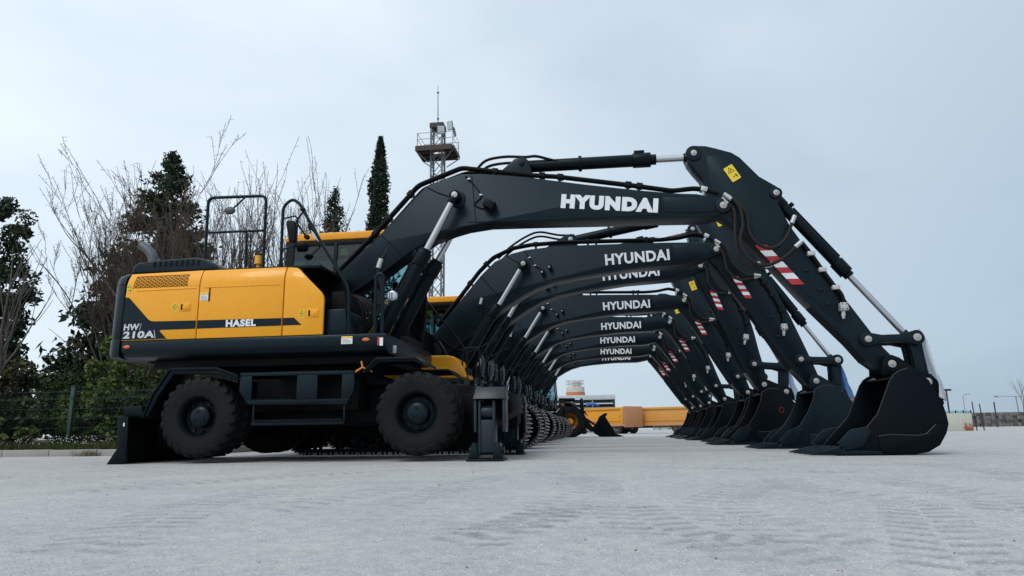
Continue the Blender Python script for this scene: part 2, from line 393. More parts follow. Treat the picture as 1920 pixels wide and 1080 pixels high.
# ------------------------------------------------------------------ working gear shared by all excavators
def front_gear(root, S, db=0.0, bucket_turn=0.0, drop=0.008, logo=True, film=None):
    F, T, bp, b2 = S['F'], S['T'], S['bp'], S['b2']
    C = S.setdefault('cache', {})
    def me(key, fn):
        if key not in C: C[key] = fn()
        return C[key]
    hb, ha, hk = S['hb'], S['ha'], S['hk']
    def bf(p): return addp(F, rot2(sub(p, F), db))
    tip = bf(T)
    # bucket rests on the ground: find its lowest point, then swing the arm until the bucket pin is at that height
    low = min(rot2(sub(p, bp), bucket_turn)[1] for p in S['bucket'] + [S['tooth']])
    zp = drop - low; La = dist(T, bp)
    want = -math.acos(max(-1, min(1, (tip[1] - zp) / La))) if False else math.asin(max(-1, min(1, (zp - tip[1]) / La)))
    da = want - ang(T, bp) if S.get('solve', True) else 0.0
    def af(p): return addp(tip, rot2(sub(p, T), da))
    bpw = af(bp)
    def kf(p): return addp(bpw, rot2(sub(p, bp), bucket_turn))
    lev, b2w = af(S['lev']), kf(b2)
    ra, rb = dist(S['lev'], S['E']), dist(S['E'], b2)
    d = dist(lev, b2w); a = (ra * ra - rb * rb + d * d) / (2 * d); h = math.sqrt(max(0, ra * ra - a * a))
    u = ((b2w[0] - lev[0]) / d, (b2w[1] - lev[1]) / d)
    c1 = (lev[0] + a * u[0] - h * u[1], lev[1] + a * u[1] + h * u[0]); c2 = (lev[0] + a * u[0] + h * u[1], lev[1] + a * u[1] - h * u[0])
    E = c1 if c1[0] > c2[0] else c2
    rF = lambda pts: [sub(p, F) for p in pts]
    rT = lambda pts: [sub(p, T) for p in pts]
    rK = lambda pts: [sub(p, bp) for p in pts]
    r3 = lambda pts, o, y: [(p[0] - o[0], y, p[1] - o[1]) for p in pts]
    # ---- boom
    def mk_boom():
        b = B(); b.prism(rF(S['boom']), -hb, hb); return b.mesh('boom', bevel=0.014)
    boom = obj('boom', me('boom', mk_boom), 'charcoal', root, (F[0], 0, F[1]), db)
    def mk_boss(p, r, hw):
        return lambda: B().cyl((p[0], -hw, p[1]), (p[0], hw, p[1]), r, n=24).mesh('boss', bevel=0.008)
    for key, p, r, hw in (('bossT', T, S['rT'], hb + .03), ('bossF', F, 0.17, hb + .02), ('bossC', S['cylP'], 0.13, hb + 0.012)):
        obj('boss', me(key, mk_boss(sub(p, F), r, hw)), 'charcoal', boom)
    obj('reinforcing_plate', me('rplate', lambda: B().prism(rF(S['tipplate']), -hb - .011, hb + .011).mesh('reinforcing_plate', bevel=0.006)), 'charcoal', boom)
    def mk_pin(p, hw, r=0.052):
        return lambda: B().cyl((p[0], -hw, p[1]), (p[0], hw, p[1]), r, n=20).cyl((p[0], -hw - .006, p[1]), (p[0], -hw, p[1]), r * 0.35, n=8).mesh('pin', bevel=0.006)
    obj('pin', me('pinT', mk_pin(sub(T, F), hb + .045, .05)), 'pin_steel', boom)
    obj('pin', me('pinC', mk_pin(sub(S['cylP'], F), hb + S['cw'] + .06, .046)), 'pin_steel', boom)
    obj('pin_shaft', me('pinCs', lambda: B().cyl((S['cylP'][0] - F[0], -hb - S['cw'] - .045, S['cylP'][1] - F[1]), (S['cylP'][0] - F[0], hb + S['cw'] + .045, S['cylP'][1] - F[1]), .07, n=20).mesh('pin_shaft', bevel=.005)), 'charcoal_steel', boom)
    # bracket of the arm cylinder on the boom's back
    def mk_brk():
        b = B(); P = rF(S['bracket']); b.prism(P, -0.14, -0.11); b.prism(P, 0.11, 0.14); return b.mesh('cylinder_bracket', bevel=.006)
    obj('cylinder_bracket', me('brk', mk_brk), 'charcoal', boom)
    obj('pin', me('pinA', mk_pin(sub(S['acA'], F), .15, .045)), 'charcoal_steel' if S['lamp_style'] == 'box' else 'pin_steel', boom)
    # steel pipes along the back of the boom, with clamps
    for k, y in enumerate(S['pipey']):
        pp = S['pipe2'] if k == len(S['pipey']) - 1 and 'pipe2' in S else S['pipe']
        obj('hydraulic_pipe', me('pipe%d' % k, lambda: B().tube(rounded(r3(pp, F, y), .07), .027, 8).mesh('hydraulic_pipe')), 'black_plastic', boom)
    for k, (q, rr) in enumerate(S['clamps']):
        def mk_cl():
            b = B(); x, z = sub(q, F)
            b.box(-.045, .045, S['pipey'][0] - .035, S['pipey'][-2] + .035, -.034, .034); b.box(-.02, .02, S['pipey'][0] - .01, S['pipey'][0] + .02, -.11, -.03)
            ca, sa = math.cos(rr), math.sin(rr)
            b.v = [(x + vx * ca - vz * sa, vy, z + vx * sa + vz * ca) for vx, vy, vz in b.v]
            return b.mesh('pipe_clamp', bevel=.006)
        obj('pipe_clamp', me('clamp%d' % k, mk_cl), 'black_plastic' if k < len(S['clamps']) - 1 else 'zinc', boom)
    # lettering
    if logo:
        q, wd, ht, aa, bold = S['logo']
        for sgn in (-1, 1):
            m = me('logo', lambda: letters('HYUNDAI', wd, ht, bold))
            o = obj('lettering', m, 'white', boom, (q[0] - F[0] if sgn < 0 else q[0] - F[0] + wd * math.cos(aa), sgn * (hb + .003), q[1] - F[1] + (0 if sgn < 0 else wd * math.sin(aa))), aa if sgn < 0 else -aa, 0)
            if sgn > 0: o.rotation_euler = (0, aa, math.pi)
    # work lamp with its cable
    def mk_cable(): return B().tube(smooth_path(r3(S['cable'], F, -hb - .012)), .008, 6).mesh('lamp_cable')
    obj('lamp_cable', me('cable', mk_cable), 'black_plastic', boom)
    for k, q in enumerate(S['lamps']):
        def mk_lamp():
            b = B(); x, z = sub(q, F)
            if S['lamp_style'] == 'box':
                b.box(-.07, .075, -hb - .13, -hb - .01, -.055, .06); b.box(.075, .09, -hb - .135, -hb - .005, -.065, .07)
                ca, sa = math.cos(-.55), math.sin(-.55)
                b.v = [(x + vx * ca - vz * sa, vy, z + vx * sa + vz * ca) for vx, vy, vz in b.v]
            else:
                b.box(x - .03, x + .03, -hb - .10, -hb - .01, z - .045, z + .045); b.cyl((x - .012, -hb - .108, z - .01), (x - .012, -hb - .09, z - .01), .022, n=12, mi=1)
            return b.mesh('work_lamp', bevel=.01)
        obj('work_lamp', me('lamp%d' % k, mk_lamp), ['black_plastic', 'lamp_glass'], boom)
    for k, q in enumerate(S['cable'][1:3]):
        obj('cable_clip', me('clip%d' % k, lambda: B().box(q[0] - F[0] - .022, q[0] - F[0] + .022, -hb - .028, -hb + .005, q[1] - F[1] - .013, q[1] - F[1] + .013).mesh('cable_clip', bevel=.004)), 'zinc', boom)
    if 'foot_label' in S:
        obj('label_plate', me('flab', lambda: B().box(-.055, .055, -hb - .004, -hb + .002, -.02, .02).mesh('label_plate')), 'white', boom, (S['foot_label'][0] - F[0], 0, S['foot_label'][1] - F[1]), .6)
    for k, (q0, q1) in enumerate(S['seams']):
        obj('weld_seam', me('seam%d' % k, lambda: B().tube([(q0[0] - F[0], -hb - .001, q0[1] - F[1]), (q1[0] - F[0], -hb - .001, q1[1] - F[1])], .007, 5).mesh('weld_seam')), 'charcoal_steel', boom)
    # grease line from the boom's back to the cylinder pin
    obj('grease_line', me('grease', lambda: B().tube([(p[0] - F[0], -hb - .006, p[1] - F[1]) for p in S['grease']], .006, 6).mesh('grease_line')), 'black_plastic', boom)
    # ---- boom cylinders (one either side)
    cb, cp = S['cylB'], bf(S['cylP'])
    L = dist(cb, cp); Lb = S['Lbarrel']; r = S['rbar']
    def mk_barrel():
        b = B(); b.cyl((-.07, 0, 0), (Lb, 0, 0), r, n=24); b.cyl((Lb - .20, 0, 0), (Lb + .03, 0, 0), r * 1.16, n=24); b.cyl((Lb + .03, 0, 0), (Lb + .07, 0, 0), r * .9, n=24)
        b.cyl((0, -.06, 0), (0, .06, 0), .10, n=20); b.tube([(.15, -r * 1.0, r * .6), (.15, -r * 1.2, r * .8), (Lb - .25, -r * 1.2, r * .8), (Lb - .2, -r, r * .6)], .018, 6)
        b.box(Lb - .12, Lb - .02, -.05, .05, r * 1.05, r * 1.5)
        return b.mesh('boom_cylinder', bevel=.006)
    def mk_rod(Lr, rr, re):
        def f():
            b = B(); b.cyl((-Lr, 0, 0), (-.08, 0, 0), rr, n=20); return b.mesh('rod')
        return f
    def mk_eye(rr, re, w2):
        def f():
            b = B(); b.cyl((0, -w2, 0), (0, w2, 0), re, n=22); b.cyl((-.13, 0, 0), (-.03, 0, 0), rr * 1.35, n=18); return b.mesh('rod_eye', bevel=.006)
        return f
    for sg in (-1, 1):
        bar = obj('boom_cylinder', me('bbar', mk_barrel), 'charcoal_steel', root, (cb[0], sg * (hb + S['cw']), cb[1]), ang(cb, cp))
        rod = obj('rod', me('brod', mk_rod(S['Lrod'], S['rrod'], .085)), 'chrome', bar, (L, 0, 0))
        obj('rod_eye', me('beye', mk_eye(S['rrod'], .082, .045)), 'charcoal_steel', bar, (L, 0, 0))
    # ---- arm cylinder
    A0, A1 = bf(S['acA']), af(S['acB']); L = dist(A0, A1); Lb2 = S['Labar']; ra_ = S['rabar']
    def mk_abar():
        b = B(); b.cyl((-.06, 0, 0), (Lb2, 0, 0), ra_, n=24); b.cyl((Lb2 - .22, 0, 0), (Lb2 + .04, 0, 0), ra_ * 1.2, n=24); b.cyl((Lb2 + .04, 0, 0), (Lb2 + .12, 0, 0), ra_ * .85, n=24)
        b.cyl((0, -.1, 0), (0, .1, 0), .11, n=20); b.cyl((Lb2 * .45, 0, 0), (Lb2 * .45 + .05, 0, 0), ra_ * 1.28, n=20); b.box(Lb2 - .2, Lb2 - .05, -.06, .06, ra_, ra_ * 1.5)
        return b.mesh('arm_cylinder', bevel=.006)
    bar = obj('arm_cylinder', me('abar', mk_abar), 'charcoal_steel', root, (A0[0], 0, A0[1]), ang(A0, A1))
    obj('rod', me('arod', mk_rod(S['Larod'], S['rarod'], .09)), 'chrome', bar, (L, 0, 0))
    obj('rod_eye', me('aeye', mk_eye(S['rarod'], .095, .09)), 'charcoal_steel', bar, (L, 0, 0))
    for k, yy in enumerate((-.09, .04)):
        obj('hose', me('ahose%d' % k, lambda: B().tube(smooth_path([(p[0] - F[0], yy + .03 * math.sin(i * 1.3), p[1] - F[1] - .05 * k) for i, p in enumerate(S['ahose'])]), .022, 8).mesh('hose')), 'black_plastic', boom)
    # ---- arm
    arm = obj('arm', me('arm', lambda: B().prism(rT(S['arm']), -ha, ha).mesh('arm', bevel=.012)), 'charcoal', root, (tip[0], 0, tip[1]), da)
    obj('side_plate', me('armplate', lambda: B().prism(rT(S['armplate']), -ha - .008, ha + .008).mesh('side_plate', bevel=.006)), 'charcoal', arm)
    for key, p, r in (('ab0', S['acB'], S['rear']), ('ab1', S['bcA'], .085), ('ab2', S['lev'], .10), ('ab3', S['bp'], .10)):
        obj('boss', me(key, mk_boss(sub(p, T), r, ha + .02)), 'charcoal', arm)
        obj('pin', me(key + 'p', mk_pin(sub(p, T), ha + (.105 if key in ('ab2', 'ab3') else .035), .043 if key != 'ab3' else .05)), 'pin_steel', arm)
    # red and white warning stripes on both sides of the arm
    s0, s1, sw, nst = S['stripe']
    for sg in (-1, 1):
        for k in range(nst):
            def mk_st():
                b = B(); f0, f1 = k / nst, (k + 1) / nst
                c0 = (s0[0] + (s1[0] - s0[0]) * f0, s0[1] + (s1[1] - s0[1]) * f0); c1_ = (s0[0] + (s1[0] - s0[0]) * f1, s0[1] + (s1[1] - s0[1]) * f1)
                b.prism(rT([c0, (c0[0] + sw, c0[1]), (c1_[0] + sw, c1_[1]), c1_]), sg * (ha + .010), sg * (ha + .012)); return b.mesh('warning_stripe')
            obj('warning_stripe', me('st%d%d' % (sg, k), mk_st), ('red', 'white')[k % 2], arm)
    # yellow danger plate
    q, qa = S['sticker']
    def mk_pl(): return B().prism([(-.06, -.12), (.06, -.12), (.07, -.11), (.07, .11), (.06, .12), (-.06, .12), (-.07, .11), (-.07, -.11)], -ha - .0135, -ha - .0095).mesh('danger_plate')
    dp = obj('danger_plate', me('dpl', mk_pl), 'label_yellow', arm, (q[0] - T[0], 0, q[1] - T[1]), qa)
    def mk_sym():
        b = B(); y = -ha - .0145
        for (x0, z0), (x1, z1) in (((-.045, .02), (.045, .02)), ((.045, .02), (0, .095)), ((0, .095), (-.045, .02))): b.tube([(x0, y, z0), (x1, y, z1)], .0035, 4)
        b.tube([(-.012, y, .03), (0, y, .055), (.014, y, .06)], .005, 4); b.tube([(-.02, y, -.06), (.01, y, -.05)], .006, 4); b.tube([(.03, y, -.03), (.035, y, -.075)], .009, 4)
        return b.mesh('warning_symbol')
    obj('warning_symbol', me('dsym', mk_sym), 'black_plastic', dp)
    # pipe down the back of the arm, clamps and the valve block
    obj('hydraulic_pipe', me('apipe', lambda: B().tube(rounded(r3(S['armpipe'], T, -ha - .035), .08), .026, 10).mesh('hydraulic_pipe')), 'black_plastic', arm)
    for k in range(1, len(S['armpipe']) - 2):
        q = S['armpipe'][k]
        obj('pipe_clamp', me('apc%d' % k, lambda: B().box(q[0] - T[0] - .05, q[0] - T[0] + .05, -ha - .07, -ha + .002, q[1] - T[1] - .03, q[1] - T[1] + .03).mesh('pipe_clamp', bevel=.008)), 'zinc' if S['lamp_style'] == 'box' else 'black_plastic', arm)
    q = S['valve']
    def mk_valve():
        b = B(); x, z = sub(q, T); b.box(x - .05, x + .05, -ha - .10, -ha + .002, z - .055, z + .055); b.cyl((x - .005, -ha - .05, z - .055), (x - .012, -ha - .05, z - .13), .028, n=12); b.cyl((x - .012, -ha - .05, z - .10), (x - .012, -ha - .05, z - .16), .022, n=12)
        b.box(x + .05, x + .07, -ha - .07, -ha - .03, z - .03, z - .01)
        return b.mesh('stop_valve', bevel=.006)
    v = obj('stop_valve', me('valve', mk_valve), 'zinc', arm)
    def mk_bolts():
        b = B(); x, z = sub(q, T)
        for i in (-.03, .03):
            for j in (-.035, .035): b.cyl((x + i, -ha - .108, z + j), (x + i, -ha - .099, z + j), .009, n=8)
        return b.mesh('bolt')
    obj('bolt', me('vbolt', mk_bolts), 'black_plastic', v)
    for k, q in enumerate(S['tabs']):
        obj('mounting_tab', me('tab%d' % k, lambda: B().box(q[0] - T[0] - .035, q[0] - T[0] + .035, -ha - .03, -ha + .002, q[1] - T[1] - .018, q[1] - T[1] + .018).mesh('mounting_tab', bevel=.006)), 'charcoal', arm)
    wl = S['wear']
    for k in range(4):
        y = -ha + .05 + k * (2 * ha - .1) / 3
        obj('wear_strip', me('wear%d' % k, lambda: B().tube(r3(wl, T, y), .013, 6).mesh('wear_strip')), 'charcoal_steel', arm)
    # ---- bucket linkage
    for sg in (-1, 1):
        y0 = sg * (ha + .025); y1 = sg * (ha + .075)
        o = obj('link_lever', me('lever%d' % sg, lambda: B().prism(capsule((0, 0), (ra, 0), .095, .10, .052), min(y0, y1), max(y0, y1)).mesh('link_lever', bevel=.01)), 'charcoal', root, (lev[0], 0, lev[1]), ang(lev, E))
    lk = obj('bucket_link', me('link', lambda: B().prism(capsule((0, 0), (rb, 0), .085, .08, .075), -.15, -.06).prism(capsule((0, 0), (rb, 0), .085, .08, .075), .06, .15).box(.15, rb - .15, -.06, .06, -.03, .03).mesh('bucket_link', bevel=.01)), 'charcoal', root, (E[0], 0, E[1]), ang(E, b2w))
    obj('pin', me('pinE', mk_pin((0, 0), ha + .095, .05)), 'pin_steel', lk)
    obj('pin', me('pinE2', mk_pin((rb, 0), S['hear'] + .05, .05)), 'pin_steel', lk)
    K0 = af(S['bcA']); L = dist(K0, E); Lb3 = S['Lkbar']; rk = S['rkbar']
    def mk_kbar():
        b = B(); b.cyl((-.05, 0, 0), (Lb3, 0, 0), rk, n=24); b.cyl((.06, 0, 0), (.2, 0, 0), rk * 1.12, n=20); b.cyl((Lb3 - .18, 0, 0), (Lb3 + .03, 0, 0), rk * 1.25, n=24); b.cyl((Lb3 + .03, 0, 0), (Lb3 + .09, 0, 0), rk * .9, n=24)
        b.cyl((0, -.08, 0), (0, .08, 0), .095, n=20); b.box(.22, .28, -.04, .04, rk, rk * 1.6); b.box(.3, Lb3 - .2, -.03, .03, rk * 1.0, rk * 1.25)
        return b.mesh('bucket_cylinder', bevel=.006)
    bar = obj('bucket_cylinder', me('kbar', mk_kbar), 'charcoal_steel', root, (K0[0], 0, K0[1]), ang(K0, E))
    obj('rod', me('krod', mk_rod(S['Lkrod'], S['rkrod'], .08)), 'chrome', bar, (L, 0, 0))
    obj('rod_eye', me('keye', mk_eye(S['rkrod'], .085, .055)), 'charcoal_steel', bar, (L, 0, 0))
    # ---- bucket
    bmat = S.get('bmat', 'bucket_black')
    def mk_shell():
        b = B(); W = S['wrap']; n = len(W); inn = []
        for i in range(n):
            t = sub(W[min(i + 1, n - 1)], W[max(i - 1, 0)]); q = math.hypot(*t); inn.append((W[i][0] - t[1] / q * -.03 * S['wside'], W[i][1] + t[0] / q * -.03 * S['wside']))
        b.prism(rK(W) + rK(inn)[::-1], -hk + .02, hk - .02); return b.mesh('bucket', bevel=.005)
    bk = obj('bucket', me('shell', mk_shell), bmat, root, (bpw[0], 0, bpw[1]), bucket_turn)
    for sg in (-1, 1):
        obj('side_plate', me('bside%d' % sg, lambda: B().prism(rK(S['bucket']), min(sg * hk, sg * (hk - .028)), max(sg * hk, sg * (hk - .028))).mesh('side_plate', bevel=.006)), bmat, bk)
        obj('side_cutter', me('bcut%d' % sg, lambda: B().prism(rK(S['cutter']), min(sg * (hk + .002), sg * (hk + .045)), max(sg * (hk + .002), sg * (hk + .045))).mesh('side_cutter', bevel=.008)), 'bucket_satin', bk)
        obj('wear_plate', me('bwear%d' % sg, lambda: B().prism(rK(S['bwear']), min(sg * (hk + .002), sg * (hk + .016)), max(sg * (hk + .002), sg * (hk + .016))).mesh('wear_plate', bevel=.005)), bmat, bk)
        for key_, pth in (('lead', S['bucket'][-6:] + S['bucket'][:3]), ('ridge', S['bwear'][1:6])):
            obj('edge_highlight', me('%s%d' % (key_, sg), lambda: B().tube([(p[0] - bp[0], sg * (hk + (.001 if key_ == 'lead' else .014)), p[1] - bp[1]) for p in pth], .007, 5).mesh('edge_highlight')), 'highlight_steel', bk)  # edge highlights drawn as thin paler tubes, light put into the colour
        e0, e1 = sg * S['hear'], sg * (S['hear'] + .045)
        obj('hanger_plate', me('ear%d' % sg, lambda: B().prism(rK(S['ear']), min(e0, e1), max(e0, e1)).mesh('hanger_plate', bevel=.008)), bmat, bk)
    l0 = S['lip']
    obj('cutting_edge', me('lip', lambda: B().prism(rK(l0), -hk - .012, hk + .012).mesh('cutting_edge', bevel=.006)), 'bucket_satin', bk)
    tx, tz = sub(S['tooth'], bp); bx_, bz_ = sub(S['toothbase'], bp)
    def mk_tooth():
        b = B(); q = (tx, tz); w0, w1 = .055, .035
        v = [(tx, -w1, tz + .008), (tx, w1, tz + .008), (bx_, w0, bz_ + .075), (bx_, -w0, bz_ + .075), (tx, -w1, tz - .004), (tx, w1, tz - .004), (bx_, w0, bz_ - .03), (bx_, -w0, bz_ - .03)]
        b.add(v, [(0, 1, 2, 3), (7, 6, 5, 4), (0, 4, 5, 1), (1, 5, 6, 2), (2, 6, 7, 3), (3, 7, 4, 0)]); return b.mesh('tooth', bevel=.008)
    for k in range(5):
        obj('tooth', me('tooth', mk_tooth), 'bucket_satin', bk, (0, (-1 + k * .5) * (hk - .05), 0))
    # ---- free hoses between boom and arm
    for k, (H, y) in enumerate(S['hoses']):
        pts = []
        n = len(H)
        for i, p in enumerate(H):
            t = i / (n - 1); a, b = bf(p), af(p); s_ = t * t * (3 - 2 * t)
            pts.append((a[0] * (1 - s_) + b[0] * s_, y - .05 * math.sin(t * math.pi), a[1] * (1 - s_) + b[1] * s_))
        B().tube(smooth_path(pts), .024, 8).build('hose', 'hose', root)
        p = pts[0]; q = Vector(pts[1]) - Vector(p); q = q.normalized() * .12
        B().cyl(p, Vector(p) + q, .031, n=10).build('hose_fitting', 'zinc', root)
        p = pts[-1]; q = Vector(pts[-2]) - Vector(p); q = q.normalized() * .12
        B().cyl(p, Vector(p) + q, .031, n=10).build('hose_fitting', 'zinc', root)
    return dict(E=E, b2=b2w, tip=tip, af=af, kf=kf, bf=bf)
def capsule(a, b, ra, rb, waist):
    P = []
    for k in range(9):
        t = math.pi / 2 + math.pi * k / 8; P.append((a[0] + ra * math.cos(t), a[1] + ra * math.sin(t)))
    L = b[0] - a[0]
    P += [(a[0] + L * .3, -waist), (a[0] + L * .7, -waist)]
    for k in range(9):
        t = -math.pi / 2 + math.pi * k / 8; P.append((b[0] + rb * math.cos(t), b[1] + rb * math.sin(t)))
    P += [(a[0] + L * .7, waist), (a[0] + L * .3, waist)]
    return P
def plastic_sheet(name, label, x0, y0, path, half, mat, mat_seed):
    rnd = random.Random(mat_seed); v = []; f = []; n = 9
    P = smooth_path([(p[0], 0, p[1]) for p in path], 4); m = len(P)
    for i, p in enumerate(P):
        t = i / (m - 1)
        for k in range(n):
            s_ = k / (n - 1) * 2 - 1
            v.append((p.x + .05 * math.sin(s_ * 5 + t * 4) * (0.3 + t) - .05 * s_ * s_, s_ * half * (0.75 + .35 * t), p.z + .03 * math.sin(s_ * 7 + t * 2) + rnd.uniform(-.008, .008)))
    f = [(i * n + k, i * n + k + 1, (i + 1) * n + k + 1, (i + 1) * n + k) for i in range(m - 1) for k in range(n - 1)]
    b = B(); b.add(v, f); o = b.build(name, mat, smooth=80, loc=(x0, y0, 0))
    md = o.modifiers.new('solid', 'SOLIDIFY'); md.thickness = .003
    return tag(o, label, 'plastic sheet')

# ------------------------------------------------------------------ outlines of the two kinds of working gear (metres, machine frame)
S1 = dict(seams=[((4.74, 3.66), (4.74, 3.315)), ((.62, 3.26), (.98, 2.90)), ((2.0, 4.115), (2.06, 3.36)), ((1.95, 3.385), (4.7, 3.345))], F=(-.02, 2.44), T=(5.60, 3.43), hb=.19, ha=.15, hk=.53, hear=.20, rT=.105, cw=.16, rear=.115,
    boom=[(-.27, 2.46), (.34, 3.03), (.50, 3.14), (1.14, 3.82), (1.31, 3.98), (1.60, 4.08), (1.85, 4.14), (2.14, 4.13), (2.84, 4.03), (3.67, 3.87), (4.46, 3.73), (5.01, 3.65), (5.25, 3.63), (5.41, 3.585), (5.60, 3.54), (5.68, 3.50), (5.71, 3.43), (5.68, 3.36), (5.60, 3.325),
          (5.36, 3.27), (5.06, 3.285), (4.55, 3.30), (3.65, 3.325), (2.96, 3.345), (2.26, 3.36), (1.91, 3.32), (1.71, 3.27), (1.44, 3.18), (1.08, 2.98), (.69, 2.70), (.21, 2.39), (.14, 2.34), (-.04, 2.28), (-.22, 2.34)],
    tipplate=[(4.78, 3.60), (5.25, 3.575), (5.60, 3.50), (5.66, 3.43), (5.60, 3.36), (5.32, 3.345), (4.78, 3.38)],
    cylP=(1.78, 3.75), cylB=(.62, 1.55), Lbarrel=1.52, Lrod=1.25, rbar=.094, rrod=.047,
    acA=(2.75, 4.27), acB=(5.24, 4.25), Labar=1.86, rabar=.092, Larod=1.05, rarod=.050,
    bracket=[(2.30, 4.06), (2.64, 4.35), (2.78, 4.38), (2.86, 4.27), (2.95, 3.98), (2.6, 4.0)],
    pipey=[-.165, -.105, -.03], pipe=[(-.16, 2.62), (.50, 3.28), (1.17, 4.02), (1.84, 4.26), (2.29, 4.18), (2.93, 4.07), (3.27, 4.03), (4.39, 3.82), (4.92, 3.71), (5.23, 3.73), (5.36, 3.70), (5.55, 3.63)],
    pipe2=[(-.10, 2.62), (.55, 3.26), (1.22, 4.0), (1.88, 4.22), (2.3, 4.19), (2.6, 4.12)],
    clamps=[((.52, 3.30), .82), ((.72, 3.52), .82), ((1.05, 3.89), .82), ((2.35, 4.17), -.16), ((3.05, 4.06), -.16), ((3.32, 4.02), -.16), ((4.30, 3.84), -.18), ((4.46, 3.81), -.2), ((5.36, 3.70), -.3)],
    logo=((3.31, 3.525), 1.39, .215, -.108, .082), cable=[(1.90, 4.10), (1.96, 4.05), (2.14, 3.79), (2.04, 3.66), (2.15, 3.585), (2.22, 3.60)], lamps=[(2.26, 3.62)], lamp_style='box', foot_label=(.08, 2.45),
    grease=[(1.32, 3.96), (1.5, 3.86), (1.68, 3.79)], ahose=[(2.03, 4.20), (2.19, 4.38), (2.48, 4.42), (2.8, 4.38), (2.96, 4.38), (3.16, 4.33), (3.36, 4.27)],
    arm=[(5.14, 4.26), (5.17, 4.33), (5.27, 4.37), (5.41, 4.36), (5.57, 4.31), (5.77, 4.24), (5.88, 4.16), (6.13, 3.86), (6.36, 3.70), (6.42, 3.63), (6.42, 3.55), (6.36, 3.45), (6.49, 3.13), (6.65, 2.85), (7.04, 2.22), (7.14, 2.06), (7.42, 1.61), (7.54, 1.42), (7.64, 1.30), (7.70, 1.20), (7.67, 1.10), (7.57, 1.06),
         (7.48, 1.10), (7.33, 1.22), (7.13, 1.48), (6.68, 1.99), (6.55, 2.14), (6.11, 2.70), (5.89, 2.96), (5.62, 3.25), (5.46, 3.36), (5.38, 3.77), (5.32, 3.90), (5.23, 4.02), (5.15, 4.14)],
    armplate=[(5.42, 4.20), (5.62, 4.20), (5.82, 4.09), (6.22, 3.52), (6.48, 2.98), (6.98, 2.19), (7.16, 1.86), (7.02, 1.74), (6.62, 2.16), (6.16, 2.75), (5.70, 3.30), (5.50, 3.50), (5.43, 3.85)],
    bcA=(6.34, 3.60), lev=(7.34, 1.51), E=(7.95, 1.52), bp=(7.60, 1.18), b2=(8.01, .94), stripe=((6.00, 2.85), (6.45, 2.28), .165, 7), sticker=((5.76, 3.92), .53),
    armpipe=[(6.62, 2.87), (6.73, 2.70), (6.86, 2.47), (7.01, 2.22), (7.08, 2.13), (7.10, 2.02)], valve=(7.08, 1.95), tabs=[(6.66, 2.47), (6.82, 2.20), (6.90, 2.0)], wear=[(6.69, 1.975), (7.13, 1.475), (7.32, 1.225)],
    Lkbar=1.42, rkbar=.078, Lkrod=1.5, rkrod=.042,
    bucket=[(7.49, 1.02), (7.55, 1.06), (7.67, 1.10), (7.80, 1.05), (7.90, .94), (7.98, .72), (8.03, .62), (8.05, .52), (8.06, .40), (8.02, .29), (7.93, .15), (7.79, .07), (7.63, .04), (7.42, .045), (6.97, .05), (6.85, .10), (6.94, .22), (7.10, .38), (7.24, .53), (7.34, .74), (7.43, .94)],
    cutter=[(6.72, .18), (6.89, .35), (7.10, .385), (7.13, .32), (7.02, .14), (6.82, .10)], bwear=[(7.22, .075), (7.22, .27), (7.36, .285), (7.68, .27), (7.78, .29), (7.90, .40), (8.035, .405), (8.0, .30), (7.91, .17), (7.78, .095), (7.62, .065)],
    ear=[(7.47, 1.04), (7.48, 1.20), (7.53, 1.28), (7.61, 1.30), (7.70, 1.26), (7.95, 1.06), (8.06, 1.04), (8.13, .95), (8.15, .84), (8.17, .66), (8.09, .55), (7.95, .75), (7.78, .98), (7.6, 1.02)],
    lip=[(6.74, .05), (6.80, .11), (7.25, .085), (7.25, .042)], tooth=(6.39, .05), toothbase=(6.79, .075),
    wrap=[(7.50, 1.0), (7.60, 1.05), (7.70, 1.06), (7.80, 1.02), (7.88, .92), (7.96, .71), (8.01, .61), (8.03, .52), (8.04, .40), (8.0, .295), (7.91, .165), (7.78, .09), (7.63, .062), (7.42, .066), (7.0, .072)], wside=1,
    hoses=[([(5.62, 3.58), (5.79, 3.42), (5.83, 3.13), (5.78, 2.91), (5.84, 2.68), (6.04, 2.53), (6.31, 2.61), (6.60, 2.86)], -.25), ([(5.62, 3.60), (5.80, 3.45), (5.90, 3.25), (5.92, 2.99), (6.06, 2.81), (6.25, 2.79), (6.41, 2.94), (6.55, 3.24)], -.21),
           ([(5.60, 3.55), (5.74, 3.35), (5.73, 2.93), (5.80, 2.60), (6.02, 2.49), (6.2, 2.56)], -.19)])
